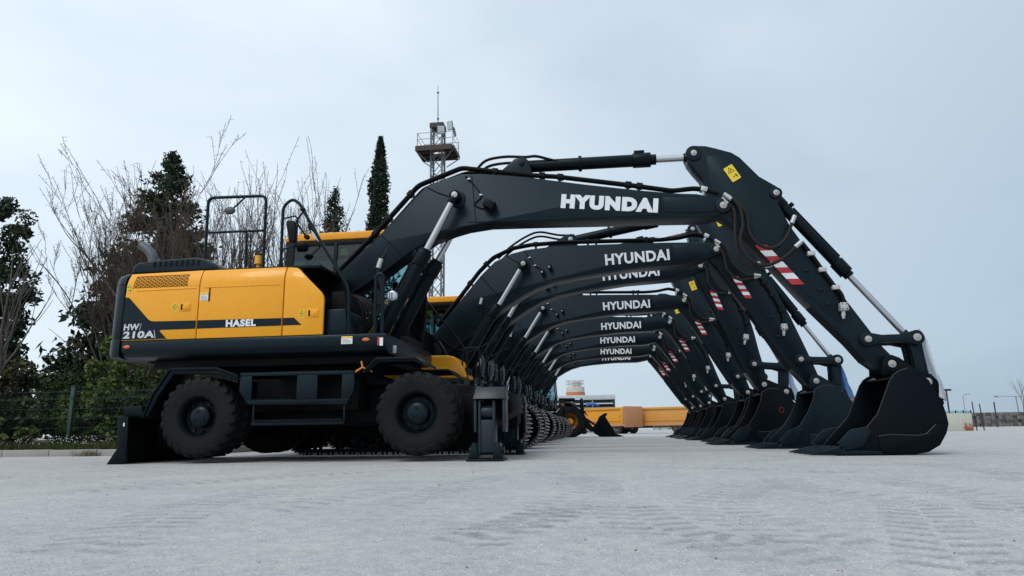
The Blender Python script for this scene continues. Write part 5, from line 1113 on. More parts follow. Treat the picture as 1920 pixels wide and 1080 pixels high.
# ------------------------------------------------------------------ trees
def tree_root(name, label, x, y, z=.1, cat='tree', group=None): return thing(name, label, cat, (x, y, z), group=group)
def leaf_mesh(name, pts, size, rnd, flat=0.5, aspect=1.0):
    """many small leaf-sized faces; pts: (Vector, scale)"""
    v = []; f = []
    for p, s_ in pts:
        a = Vector((rnd.gauss(0, 1), rnd.gauss(0, 1), rnd.gauss(0, 1))).normalized(); b = a.cross(Vector((rnd.gauss(0, 1), rnd.gauss(0, 1), rnd.gauss(0, 1)))).normalized()
        q = size * s_ * rnd.uniform(.6, 1.35); k = len(v)
        v += [p - a * q, p + b * q * .42 * aspect, p + a * q, p - b * q * .42 * aspect]
        f.append((k, k + 1, k + 2, k + 3))
    b_ = B(); b_.add(v, f); return b_
def bare_tree(root, h, stems, seed, spread=.55, r0=.09, trunk_h=1.2, lean=(0, 0), spurs=True, twig_levels=2, bark='bark', twig='twig', wob=.3, trunk_r=None):
    rnd = random.Random(seed); T_ = B(); S_ = B()
    tr = trunk_r or r0 * 1.6
    base = Vector((0, 0, -.15)); top = Vector((lean[0] * .25, lean[1] * .25, trunk_h))
    T_.tube(smooth_path([base, base.lerp(top, .35) + Vector((rnd.uniform(-.06, .06), 0, 0)), base.lerp(top, .7) + Vector((rnd.uniform(-.06, .06), 0, 0)), top], 3), tr * 1.25, 9, r1=tr * .8)
    def grow(p, d, L, r, lev, mb):
        n = max(4, int(L / .32)); P = [p.copy()]; dd = d.copy()
        bend = Vector((rnd.uniform(-1, 1), rnd.uniform(-1, 1), 0)) * .05
        for i in range(n):
            dd = (dd + bend * wob * 3 + Vector((rnd.gauss(0, 1), rnd.gauss(0, 1), rnd.gauss(0, .5))) * wob * .28 + Vector((0, 0, .085 if lev < 2 else .05))).normalized()
            P.append(P[-1] + dd * L / n)
        mb.tube(P, r, 5 if lev else 7, r1=max(.0048, r * .16), caps=False)
        if spurs and lev >= 1:
            for i in range(1, n):
                for _ in range(2):
                    t = rnd.random(); q = P[i].lerp(P[i + 1] if i < n else P[i], t); sd_ = Vector((rnd.gauss(0, 1), rnd.gauss(0, 1), rnd.gauss(.3, .5))).normalized() * rnd.uniform(.04, .13)
                    S_.tube([q, q + sd_], .0045, 3, r1=.003, caps=False)
        if lev < twig_levels:
            m = rnd.randint(5, 8) if lev == 0 else rnd.randint(2, 3)
            for k in range(m):
                i = rnd.randint(max(1, int(n * .25)), max(2, int(n * .8))); axis = Vector((rnd.gauss(0, 1), rnd.gauss(0, 1), rnd.uniform(0, .9))).normalized()
                nd = (dd * .0 + (P[min(i + 1, n)] - P[i]).normalized() * 1.0 + axis * rnd.uniform(.35, .75)).normalized()
                rr = r * (1 - i / n * .8) * .6
                grow(P[i], nd, L * rnd.uniform(.28, .6), max(rr, .005), lev + 1, S_)
    for k in range(stems):
        a = 2 * math.pi * (k + rnd.uniform(-.3, .3)) / stems; s_ = spread * rnd.uniform(.35, 1.15)
        d = Vector((math.cos(a) * s_ + lean[0] * .3, math.sin(a) * s_ * .8 + lean[1] * .3, 1)).normalized()
        grow(top + Vector((0, 0, -rnd.uniform(0, .5) * min(1, trunk_h))), d, (h - trunk_h) * rnd.uniform(.68, 1.08), r0 * rnd.uniform(.6, 1.0), 0, T_)
    t = T_.build('trunk', bark, root, smooth=60); c = S_.build('crown', twig, root, smooth=0)
    tag(c, kind='stuff'); return t, c
def conifer(root, h, rad, seed, n=5200, mat='leaf_conifer', base=.6, power=.85, size=.16, ragged=.3):
    rnd = random.Random(seed)
    T_ = B().tube([(0, 0, -.2), (.03, 0, h * .5), (0, 0, h * .97)], .2 * h / 10, 8, r1=.02)
    pts = []
    nb = int(h * 24)
    for k in range(nb):
        t = (k + rnd.random()) / nb; z = base + (h - base) * t; R_ = rad * (1 - t) ** power * rnd.uniform(1 - ragged * 1.4, 1 + ragged) + .06
        a = rnd.uniform(0, 2 * math.pi); droop = rnd.uniform(-.22, .12) * R_
        P = [Vector((math.cos(a) * R_ * s_, math.sin(a) * R_ * s_, z + droop * s_ * s_ + (.12 * R_ * s_))) for s_ in (0.05, .5, 1)]
        T_.tube(P, .010 + .012 * (1 - t), 4, r1=.004, caps=False)
        m = max(4, int(n / nb * (.35 + 1.3 * (1 - t))))
        for _ in range(m):
            s_ = rnd.random() ** .65; p = P[0].lerp(P[2], s_); w_ = .07 + .10 * (1 - s_) * R_ + .04 * R_
            pts.append((p + Vector((rnd.gauss(0, w_), rnd.gauss(0, w_), rnd.gauss(0, w_ * .75))), rnd.uniform(.6, 1.2) * (.55 + .6 * (1 - t))))
    for _ in range(60): pts.append((Vector((rnd.gauss(0, .05), rnd.gauss(0, .05), h - rnd.random() * .9)), .5))
    T_.build('trunk', 'dark_bark', root, smooth=60); tag(leaf_mesh('crown', pts, size, rnd).build('crown', mat, root, smooth=0), kind='stuff')
def cypress(root, h, rad, seed, n=9000, mat='leaf_cypress', size=.12):
    rnd = random.Random(seed); pts = []
    T_ = B().tube([(0, 0, -.2), (0, 0, h * .9)], .14, 8, r1=.02)
    lobes = [(rnd.uniform(0, 6.28), rnd.uniform(.05, .95), rnd.uniform(.62, 1.25)) for _ in range(60)]
    for _ in range(n):
        t = rnd.random() ** 1.1; prof = min(1, (t / .12 + .35)) * (1 - t) ** .55 * (1 + .10 * math.sin(t * 17)); a = rnd.uniform(0, 6.283)
        for la, lz, ls in lobes:
            if abs(t - lz) < .07 and abs((a - la + 3.14) % 6.28 - 3.14) < .8: prof *= ls * 1.0
        q = rnd.random() ** .35; r_ = rad * prof * q
        pts.append((Vector((math.cos(a) * r_, math.sin(a) * r_, h * t)), rnd.uniform(.6, 1.1)))
    T_.build('trunk', 'dark_bark', root, smooth=60); tag(leaf_mesh('crown', pts, size, rnd, aspect=.8).build('crown', mat, root, smooth=0), kind='stuff')
def bushy(root, clumps, seed, n, mat, size=.07, trunk=True, tmat='dark_bark'):
    """crown of leaf clumps: (x, y, z, r) each with its own limb"""
    rnd = random.Random(seed); pts = []; T_ = B()
    for (x, y, z, r) in clumps:
        if trunk: T_.tube(smooth_path([(0, 0, -.1), (x * .3 + rnd.uniform(-.1, .1), y * .3, z * .4), (x, y, z)], 4), .05, 6, r1=.012, caps=False)
        sub_ = [(Vector((rnd.gauss(0, 1), rnd.gauss(0, 1), rnd.gauss(0, 1))).normalized() * r * rnd.uniform(.4, 1.0), r * rnd.uniform(.2, .45)) for _ in range(11)]
        for _ in range(int(n * r * r)):
            c, rr = rnd.choice(sub_); d = Vector((rnd.gauss(0, 1), rnd.gauss(0, 1), rnd.gauss(0, 1))).normalized() * rr * rnd.random() ** .4
            pts.append((Vector((x, y, z)) + c + d, rnd.uniform(.6, 1.2)))
    if trunk: T_.build('trunk', tmat, root, smooth=60)
    tag(leaf_mesh('crown', pts, size, rnd, aspect=1.3).build('crown', mat, root, smooth=0), kind='stuff')
GT = 'bare trees behind the fence'
t = tree_root('conifer_tree', 'big dark green conifer with pointed top behind the bare branches', -16.3, 23.5); conifer(t, 11.0, 3.5, 11, 34000, size=.16, base=.4, power=.78, ragged=.10)
t = tree_root('pine_tree', 'ragged dark evergreen tree at the left edge of the picture', -16.6, 16.6)
bushy(t, [(.2, 0, 5.9, .75), (-.4, 0, 5.3, .9), (.5, 0, 4.9, .75), (-.6, .2, 4.2, 1.0), (.75, .1, 4.0, .75), (1.15, 0, 3.9, .42), (.1, 0, 3.2, 1.0), (.7, 0, 2.9, .7), (-.6, 0, 2.4, 1.0), (.4, .3, 2.0, .9), (-.2, 0, 6.6, .5)], 5, 2100, 'leaf_conifer', .07)
t = tree_root('cypress_tree', 'tall slender dark cypress left of the floodlight tower', -8.9, 26.5); cypress(t, 12.5, 1.05, 21, 17000, size=.11)
t = tree_root('conifer_tree', 'small dark conifer top showing just above the nearest cab roof', -10.4, 25.5); conifer(t, 9.9, 1.35, 31, 11000, 'leaf_cypress', base=2.0, power=.75, size=.13, ragged=.5)
t = tree_root('bare_tree', 'large leafless tree with many upright shoots behind the engine hood', -12.3, 17.6, group=GT); bare_tree(t, 6.8, 24, 41, .9, .046, 1.7, lean=(.0, 0), twig_levels=3, trunk_r=.15)
t = tree_root('bare_tree', 'leafless tree with long wavy shoots behind the guard rail', -10.4, 18.6, group=GT); bare_tree(t, 7.4, 22, 47, .55, .046, 1.6, twig_levels=2, lean=(.3, 0), trunk_r=.15)
t = tree_root('bare_tree', 'leafless tree leaning right towards the cypress behind the nearest cab', -9.1, 19.5, group=GT); bare_tree(t, 7.5, 12, 59, .5, .045, 1.8, lean=(.75, 0), twig_levels=2, trunk_r=.13)
t = tree_root('bare_tree', 'leafless tree spreading low to the left behind the counterweight', -13.4, 18.4, group=GT); bare_tree(t, 6.3, 15, 63, 1.05, .042, 1.2, lean=(-.35, 0), twig_levels=3, trunk_r=.12)
t = tree_root('bare_tree', 'thin grey leafless sapling standing near the left edge by the fence', -13.9, 14.4, group=GT); bare_tree(t, 4.6, 7, 77, .55, .04, 2.1, lean=(.25, 0), twig_levels=1, spurs=False, twig='bark', trunk_r=.075)
t = tree_root('bare_tree', 'far leafless tree between the evergreen and the counterweight', -19.5, 27.0, group=GT); bare_tree(t, 5.6, 8, 81, .5, .05, 2.0, twig_levels=2, spurs=False, trunk_r=.12)
SH = 'green shrubs behind the fence'
def shrub(label, x, y, w_, h, seed, mat, nm='shrub'):
    rnd = random.Random(seed); t = tree_root(nm, label, x, y, cat='shrub', group=SH)
    cl = [(rnd.uniform(-w_, w_) * .8, rnd.uniform(-.5, .5), rnd.uniform(.25, 1) * h * .85, rnd.uniform(.35, .65) * min(w_, h) * .75) for _ in range(int(5 + w_ * 4))]
    bushy(t, cl, seed, 2600, mat, .06)
shrub('bright green leafy shrub left of the counterweight above the fence', -12.2, 16.4, 1.3, 2.7, 101, 'leaf_shrub')
shrub('darker green shrub behind the fence post at left', -13.6, 17.2, 1.4, 2.5, 102, 'leaf_dark')
shrub('olive brown shrub next to the evergreen at the left edge', -15.2, 15.6, 1.0, 2.9, 103, 'leaf_olive')
shrub('rounded green bush in front of the mesh fence at far left', -13.35, 13.05, .62, .85, 104, 'leaf_shrub')
shrub('small bright green plant low by the fence left of the post', -11.9, 13.1, .30, .45, 105, 'leaf_shrub')
shrub('dense dark shrub behind the rear wheel and blade', -10.2, 16.0, 1.5, 2.2, 106, 'leaf_dark')
shrub('broad dark shrub behind the chassis of the nearest excavator', -9.0, 18.5, 1.3, 2.4, 107, 'leaf_dark')
hedge = thing('hedge', 'long dark hedge closing the planted strip behind the shrubs', 'hedge', (-15, 21, .1))
rnd = random.Random(9); bushy(hedge, [(-9 + (k % 20) * .95, rnd.uniform(-.4, .4) + (k // 20), rnd.uniform(.5, .9) if k < 20 else rnd.uniform(1.2, 2.0), rnd.uniform(.9, 1.2)) for k in range(40)], 10, 1100, 'leaf_dark', .11, trunk=False)
# grass and weeds
rnd = random.Random(12); gb = B(); v = []; f = []
for _ in range(26000):
    x, y = rnd.uniform(-17, -7.8), 12.6 + 4.2 * rnd.random() ** 1.6; hh = rnd.uniform(.05, .19) * (1.3 if rnd.random() < .15 else 1); a = rnd.uniform(0, 3.14); w_ = rnd.uniform(.004, .010); k = len(v); lx, ly = rnd.gauss(0, .04), rnd.gauss(0, .04)
    v += [(x - math.cos(a) * w_, y - math.sin(a) * w_, .095), (x + math.cos(a) * w_, y + math.sin(a) * w_, .095), (x + lx, y + ly, .1 + hh)]; f.append((k, k + 1, k + 2))
gb.add(v, f); tag(gb.build('grass', 'grass', smooth=0), 'short green grass along the kerb by the fence', 'grass', kind='stuff')
for nm, lab, cx, cy, cz, num, rr, mt in (('weed', 'dry straw-coloured weed tuft growing at the kerb foot beside the blade', -9.75, 12.36, 0, 260, .20, 'dry_weed'), ('flowers', 'tiny pale flowers scattered in the grass at left', -12.5, 13.0, .1, 300, 1.6, 'white')):
    v = []; f = []
    for _ in range(num):
        if nm == 'weed':
            x, y = cx + rnd.gauss(0, rr * .6), cy + rnd.gauss(0, .05); d = Vector((rnd.gauss(0, .6), rnd.gauss(0, .3), 1)).normalized() * rnd.uniform(.04, .17); k = len(v)
            v += [(x - .006, y, cz), (x + .006, y, cz), (x + d.x, y + d.y, cz + d.z)]; f.append((k, k + 1, k + 2))
        else:
            x, y, z = cx + rnd.uniform(-rr, rr) * 1.6, cy + rnd.uniform(-.3, .5), cz + rnd.uniform(.12, .28); k = len(v); v += [(x - .012, y, z), (x, y - .01, z + .006), (x + .012, y, z), (x, y + .01, z + .012)]; f.append((k, k + 1, k + 2, k + 3))
    b_ = B(); b_.add(v, f); tag(b_.build(nm, mt, smooth=0), lab, 'plant', kind='stuff')
# loose stones and grit on the yard
def stones(name, label, num, smin, smax, pw_, mat, seed, far):
    v = B(); rnd = random.Random(seed)
    for _ in range(num):
        y = 1.35 / (1 - rnd.random() * (1 - 1.35 / far)); x = -.13 * y + rnd.uniform(-.82, .82) * y + rnd.uniform(-.1, .1); s_ = (smin + (smax - smin) * rnd.random() ** pw_) * (.6 + .16 * y)
        a = rnd.uniform(0, 1.5); P = []
        for k in range(5):
            t = a + k * 1.2566; q = s_ * rnd.uniform(.7, 1.2); P.append((x + q * math.cos(t), y + q * math.sin(t), -.0005))
        P += [(x + s_ * .35 * math.cos(a + k * 2.09), y + s_ * .35 * math.sin(a + k * 2.09), s_ * rnd.uniform(.55, .95)) for k in range(3)]
        v.add(P, [(0, 1, 5), (1, 6, 5), (1, 2, 6), (2, 3, 6), (3, 7, 6), (3, 4, 7), (4, 5, 7), (4, 0, 5), (5, 6, 7)])
    tag(v.build(name, mat, smooth=0), label, 'stones', kind='stuff')
mat_leaf('grit', (0.26, 0.262, 0.265), (0.66, 0.655, 0.64)); mat_leaf('pebble', (0.09, 0.09, 0.092), (0.30, 0.295, 0.285))
stones('grit', 'fine pale grit lying all over the concrete yard', 42000, .0011, .0034, 2.0, 'grit', 5, 9.0)
stones('pebbles', 'small dark pebbles scattered over the concrete yard', 420, .002, .0065, 4.0, 'pebble', 6, 8.5)
# tyre tread prints pressed into the dust: separate thin bars along curved wheel paths
def mat_print():
    m, n, l, b = newmat('dust_print'); p = pos(n); o = n['Material Output']
    b.inputs['Base Color'].default_value = (0.27, 0.285, 0.305, 1); b.inputs['Roughness'].default_value = 1; b.inputs['Specular IOR Level'].default_value = 0.05
    f = math_(n, l, 'MULTIPLY', ramp(n, l, noise(n, l, p, 2.2, 4), [(0.30, (.15, .15, .15)), (0.62, (1, 1, 1))]), ramp(n, l, noise(n, l, p, 45, 4, .7), [(0.36, (.1, .1, .1)), (0.62, (1, 1, 1))]))
    t = n.new('ShaderNodeBsdfTransparent'); mxs = n.new('ShaderNodeMixShader'); l.new(math_(n, l, 'MULTIPLY', f, .46), mxs.inputs[0]); l.new(t.outputs[0], mxs.inputs[1]); l.new(b.outputs[0], mxs.inputs[2]); l.new(mxs.outputs[0], o.inputs[0])
mat_print()
tp = B(); rnd = random.Random(8)
for path in [[(-.6, 6.33), (-.06, 4.79), (-.19, 3.74), (-.33, 2.89), (-.5, 2.3)], [(.05, 3.6), (.13, 2.98), (.23, 2.55), (.41, 2.38), (.48, 2.1)], [(.92, 4.74), (.55, 3.73), (.49, 3.16), (.6, 2.8), (.7, 2.4)], [(1.25, 5.47), (1.16, 4.5), (1.40, 3.75), (1.25, 3.08), (1.08, 2.58), (.9, 2.0)],
             [(1.87, 5.4), (1.89, 3.98), (1.7, 3.27)], [(-1.1, 3.4), (-1.04, 4.41), (-.87, 5.65)], [(-1.66, 3.2), (-1.51, 4.06), (-1.4, 4.6)], [(-1.7, 2.0), (-1.81, 2.55), (-2.15, 3.54), (-2.19, 4.08), (-2.08, 4.9)], [(.3, 7.3), (1.23, 6.53), (1.9, 5.9)], [(-.6, 2.5), (-.37, 2.81), (-.21, 3.3)], [(-3.6, 4.2), (-2.9, 5.6), (-1.9, 6.9)], [(2.9, 7.4), (3.0, 6.0), (2.7, 4.9)]]:
    P = smooth_path([(x, y, 0) for x, y in path], 24); W_ = rnd.uniform(.15, .19); run = 0.0
    for i in range(len(P) - 1):
        d = P[i + 1] - P[i]; run += d.length
        if run < .135: continue
        run = 0.0; dn = d.normalized(); sn = Vector((-dn.y, dn.x, 0)); c = P[i]
        for sg in (-1, 1):
            j_ = rnd.uniform(-.012, .012) + (.05 if sg > 0 else 0); a0 = c + sn * sg * .01 + dn * (.03 + j_); a1 = c + sn * sg * W_ * rnd.uniform(.9, 1.05) + dn * (-.03 + j_); w_ = dn * rnd.uniform(.026, .034)
            tp.add([(q.x, q.y, .004) for q in (a0 - w_, a1 - w_, a1 + w_, a0 + w_)], [(0, 1, 2, 3)])
tag(tp.build('tyre_prints', 'dust_print', smooth=0), 'curved tyre tread prints in the dust of the yard', 'tyre prints', kind='stuff')

# ------------------------------------------------------------------ fence
fe = thing('mesh_fence', 'green welded wire mesh fence with square posts along the planted strip', 'fence', (0, 13.6, .05))
px_ = [-18.7, -16.2, -13.7, -11.2, -8.7, -7.8]
for x in px_: B().box(x - .04, x + .04, -.04, .04, 0, 1.36).box(x - .048, x + .048, -.048, .048, 1.36, 1.38).box(x - .02, x + .02, -.055, -.04, .3, .36).box(x - .02, x + .02, -.055, -.04, 1.1, 1.16).build('post', 'fence_green', fe, bevel=.006)
for xa, xb in zip(px_[:-1], px_[1:]):
    pn = B(); n = int((xb - xa - .1) / .05)
    for k in range(n + 1):
        x = xa + .05 + (xb - xa - .1) * k / n; pn.tube([(x, 0, .08), (x, 0, 1.30)], .0032, 3, caps=False)
    for z in (.12, .30, .50, .70, .90, 1.10, 1.26): pn.tube([(xa + .04, -.006, z), (xb - .04, -.006, z)], .004, 4, caps=False)
    for z in (.33, .73, 1.13): pn.tube([(xa + .04, -.02, z), (xb - .04, -.02, z)], .004, 4, caps=False)
    tag(pn.build('mesh_panel', 'fence_green', fe, smooth=0), kind='stuff')

# ------------------------------------------------------------------ floodlight tower
tw = thing('lattice_tower', 'steel lattice floodlight tower with railed platform and thin mast', 'tower', (-14.55, 60, 0))
TW, TH = .53, 28.9
for sx in (-1, 1):
    for sy in (-1, 1): B().box(sx * TW - .075, sx * TW + .075, sy * TW - .075, sy * TW + .075, 0, TH - .3).build('leg', 'galv', tw)
for s_, ax in ((-1, 0), (1, 0), (-1, 1), (1, 1)):
    n = 21
    for k in range(n):
        za, zb = k * (TH - .5) / n, (k + 1) * (TH - .5) / n
        for u, w_ in ((-1, 1), (1, -1)):
            p, q = ((u * TW, s_ * TW, za), (w_ * TW, s_ * TW, zb)) if ax == 0 else ((s_ * TW, u * TW, za), (s_ * TW, w_ * TW, zb))
            if k >= 8: B().tube([p, q], .035, 4).build('brace', 'galv', tw)
            elif u > 0: B().tube([p, q], .035, 4).build('brace', 'galv', tw)
        if k in (9, 13): B().tube([((-TW, s_ * TW, za) if ax == 0 else (s_ * TW, -TW, za)), ((TW, s_ * TW, za) if ax == 0 else (s_ * TW, TW, za))], .06, 4).build('brace', 'galv', tw)
B().box(-.66, .66, -.66, .66, TH - .5, TH).build('tower_head', 'rust_deck', tw, bevel=.02)
pf = B(); pf.box(-1.82, -.64, -1.35, 1.35, 26.25, 26.36); pf.box(.64, 1.64, -1.35, 1.35, 26.25, 26.36); pf.box(-.64, .64, -1.35, -.8, 26.25, 26.36); pf.box(-.64, .64, .8, 1.35, 26.25, 26.36)
po = pf.build('platform', 'rust_deck', tw)
for y in (-1.352, -.55, .6, 1.37):
    B().box(-1.82, 1.64, y - .05, y + .05, 25.85 if abs(y) > 1 else 25.95, 26.245).build('beam', 'rust_deck', po)
for x in (-1.787, 1.8): B().box(x - .04, x + .04, -1.35, 1.35, 25.9, 26.24).build('beam', 'rust_deck', po)
for sx in (-1, 1): B().tube([(sx * .7, -.7, 24.9), (sx * 1.8, -1.3, 25.9)], .05, 5).build('brace', 'galv', po); B().tube([(sx * .7, .7, 24.9), (sx * 1.8, 1.3, 25.9)], .05, 5).build('brace', 'galv', po)
for x in (-1.64, 1.73):
    for y in (-1.3, 1.3): B().tube([(x, y, 26.3), (x, y, 27.6)], .035, 5).build('rail_post', 'galv', po)
for z in (27.0, 27.6): B().tube([(-1.64, -1.3, z), (1.73, -1.3, z), (1.73, 1.3, z), (-1.64, 1.3, z), (-1.64, -1.3, z)], .026, 5).build('guard_rail', 'galv', po)
for x, y, z, w_, rz in ((.50, -.80, 27.6, .72, .1), (1.5, -1.25, 27.75, .6, -.35), (1.85, -.8, 27.3, .5, -1.1)):
    b_ = B(); b_.box(-w_ / 2, w_ / 2, -.06, .06, 0, .8); o = b_.build('floodlight', 'galv', tw, bevel=.03, loc=(x, y, z)); o.rotation_euler = (.25, 0, rz)
    B().box(-w_ / 2 + .05, w_ / 2 - .05, -.075, -.062, .05, .75).build('lens', 'lamp_glass', o)
B().tube([(0, 0, TH), (-.03, 0, 32.0)], .05, 6, r1=.035).tube([(-.03, 0, 32.2), (-.03, 0, 33.0)], .02, 5).lathe([(.001, -.08), (.12, -.03), (.12, .03), (.001, .08)], (-.03, 0, 32.25), 'z', 10).box(-.08, .08, -.08, .08, 29.5, 29.6).tube([(-.03, 0, 31.9), (-.03, 0, 32.3)], .03, 5).build('mast', 'pole_black', tw)

# ------------------------------------------------------------------ wheel loader at the end of the row
wl = thing('wheel_loader', 'black and yellow wheel loader beyond the far excavators, bucket lowered to the ground', 'loader', (-3.25, 37.2, 0))
LT = make_tyre(.80, .52, 18, rim=.5); LR1 = make_rim(.40, .52, -1); LR2 = make_rim(.40, .52, 1)
for x in (-1.45, 1.5):
    for sg in (-1, 1):
        o = obj('wheel', LT, 'tyre', wl, (x, sg * 1.0, .79)); obj('rim', LR1 if sg < 0 else LR2, 'rim_orange', o)
        B().lathe([(.001, sg * .05), (.16, sg * .05), (.18, 0), (.18, -sg * .2), (.001, -sg * .2)], n=20).build('hub', 'yellow', o)
B().prism([(-2.6, .7), (-2.6, 1.6), (-2.3, 2.0), (-.6, 2.05), (-.6, .7)], -.75, .75).build('engine_body', 'yellow', wl, bevel=.06); B().box(-2.75, -2.61, -.9, .9, .6, 1.5).build('counterweight', 'charcoal', wl, bevel=.04)
B().prism([(-.6, .6), (-.6, 1.35), (1.0, 1.25), (1.75, 1.55), (2.0, 1.1), (1.9, .6)], -.45, .45).build('front_frame', 'under_black', wl, bevel=.03)
for x in (-1.45, 1.5):
    for sg in (-1, 1):
        P = [(x + .93 * math.cos(R(a)), .79 + .93 * math.sin(R(a))) for a in range(20, 161, 14)]; Q = [(x + .89 * math.cos(R(a)), .79 + .89 * math.sin(R(a))) for a in range(160, 19, -14)]
        B().prism(P + Q, *sorted((sg * .72, sg * 1.30))).build('fender', 'black_plastic', wl)
make_cab(wl, -.65, .75, -.62, .62, 1.36, 3.2)
S_arm = [(.9, 1.62), (1.0, 1.80), (1.25, 1.82), (1.7, 1.62), (2.15, 1.2), (2.6, .55), (2.75, .42), (2.72, .28), (2.55, .26), (2.35, .42), (1.95, .95), (1.55, 1.35), (1.2, 1.52)]
for sg in (-1, 1):
    y = sorted((sg * .60, sg * .72)); a = B().prism(S_arm, *y).build('lift_arm', 'charcoal', wl, bevel=.015)
    if sg < 0:
        P = smooth_path([(1.16, 0, 1.62), (1.55, 0, 1.48), (1.90, 0, 1.17), (2.22, 0, .74)], 6)
        cum = [0]
        for i in range(1, len(P)): cum.append(cum[-1] + (P[i] - P[i - 1]).length)
        for k, ch in enumerate('HYUNDAI'):
            s_ = cum[-1] * (k + .3) / 7; i = max(j for j in range(len(cum) - 1) if cum[j] <= s_); d = (P[i + 1] - P[i]).normalized(); q = P[i] + d * (s_ - cum[i]); nrm_ = Vector((-d.z, 0, d.x))
            q = q - nrm_ * .09
            obj('lettering', letters(ch, .13 if ch != 'I' else .035, .18, .02), 'white', a, (q.x, y[0] - .004, q.z), math.atan2(d.z, d.x))
B().prism([(2.02, 1.0), (2.0, 1.9), (2.08, 2.02), (2.18, 1.95), (2.24, 1.2), (2.2, .95)], -.14, .14).build('bell_crank', 'charcoal', wl, bevel=.015)
B().cyl((.9, 0, 1.95), (1.75, 0, 1.93), .085, n=16).build('tilt_cylinder', 'charcoal_steel', wl); B().cyl((1.70, 0, 1.931), (2.06, 0, 1.92), .045, n=12).build('rod', 'chrome', wl)
B().tube([(2.2, 0, 1.0), (2.75, 0, .62)], .06, 8).build('bucket_link', 'charcoal_steel', wl)
bp_ = [(2.62, .40), (2.72, .18), (2.98, .03), (3.4, .02), (4.05, .01), (4.1, .03), (3.95, .09), (3.80, .16), (3.30, 1.02), (3.42, 1.16), (3.36, 1.19), (3.20, 1.14), (3.0, 1.0), (2.9, .78)]
lb = B().prism([(2.64, .42), (2.74, .2), (2.99, .05), (3.4, .04), (4.0, .03), (4.0, .07), (3.42, .08), (3.02, .09), (2.79, .23), (2.70, .43), (2.95, .78), (3.04, .98), (3.28, 1.10), (3.22, 1.13), (3.0, 1.01), (2.89, .79)], -1.28, 1.28).build('bucket', 'bucket_black', wl, bevel=.01)
for sg in (-1, 1): B().prism(bp_, *sorted((sg * 1.281, sg * 1.32))).build('side_plate', 'bucket_black', lb, bevel=.01)
for k in range(8): B().prism([(3.85, .015), (4.22, .01), (4.0, .10), (3.85, .11)], -1.27 + k * .355, -1.17 + k * .355).build('tooth', 'bucket_satin', lb, bevel=.006)
tag(B().tube(smooth_path([(0, 0, 0), (.25, .02, .08), (.45, 0, .06), (.68, .03, .0)]), .085, 8, r1=.05).build('plastic_film', 'film_blue', loc=(-.93, 37.2, 1.62)), 'crumpled blue plastic film on top of the loader linkage', 'plastic film')

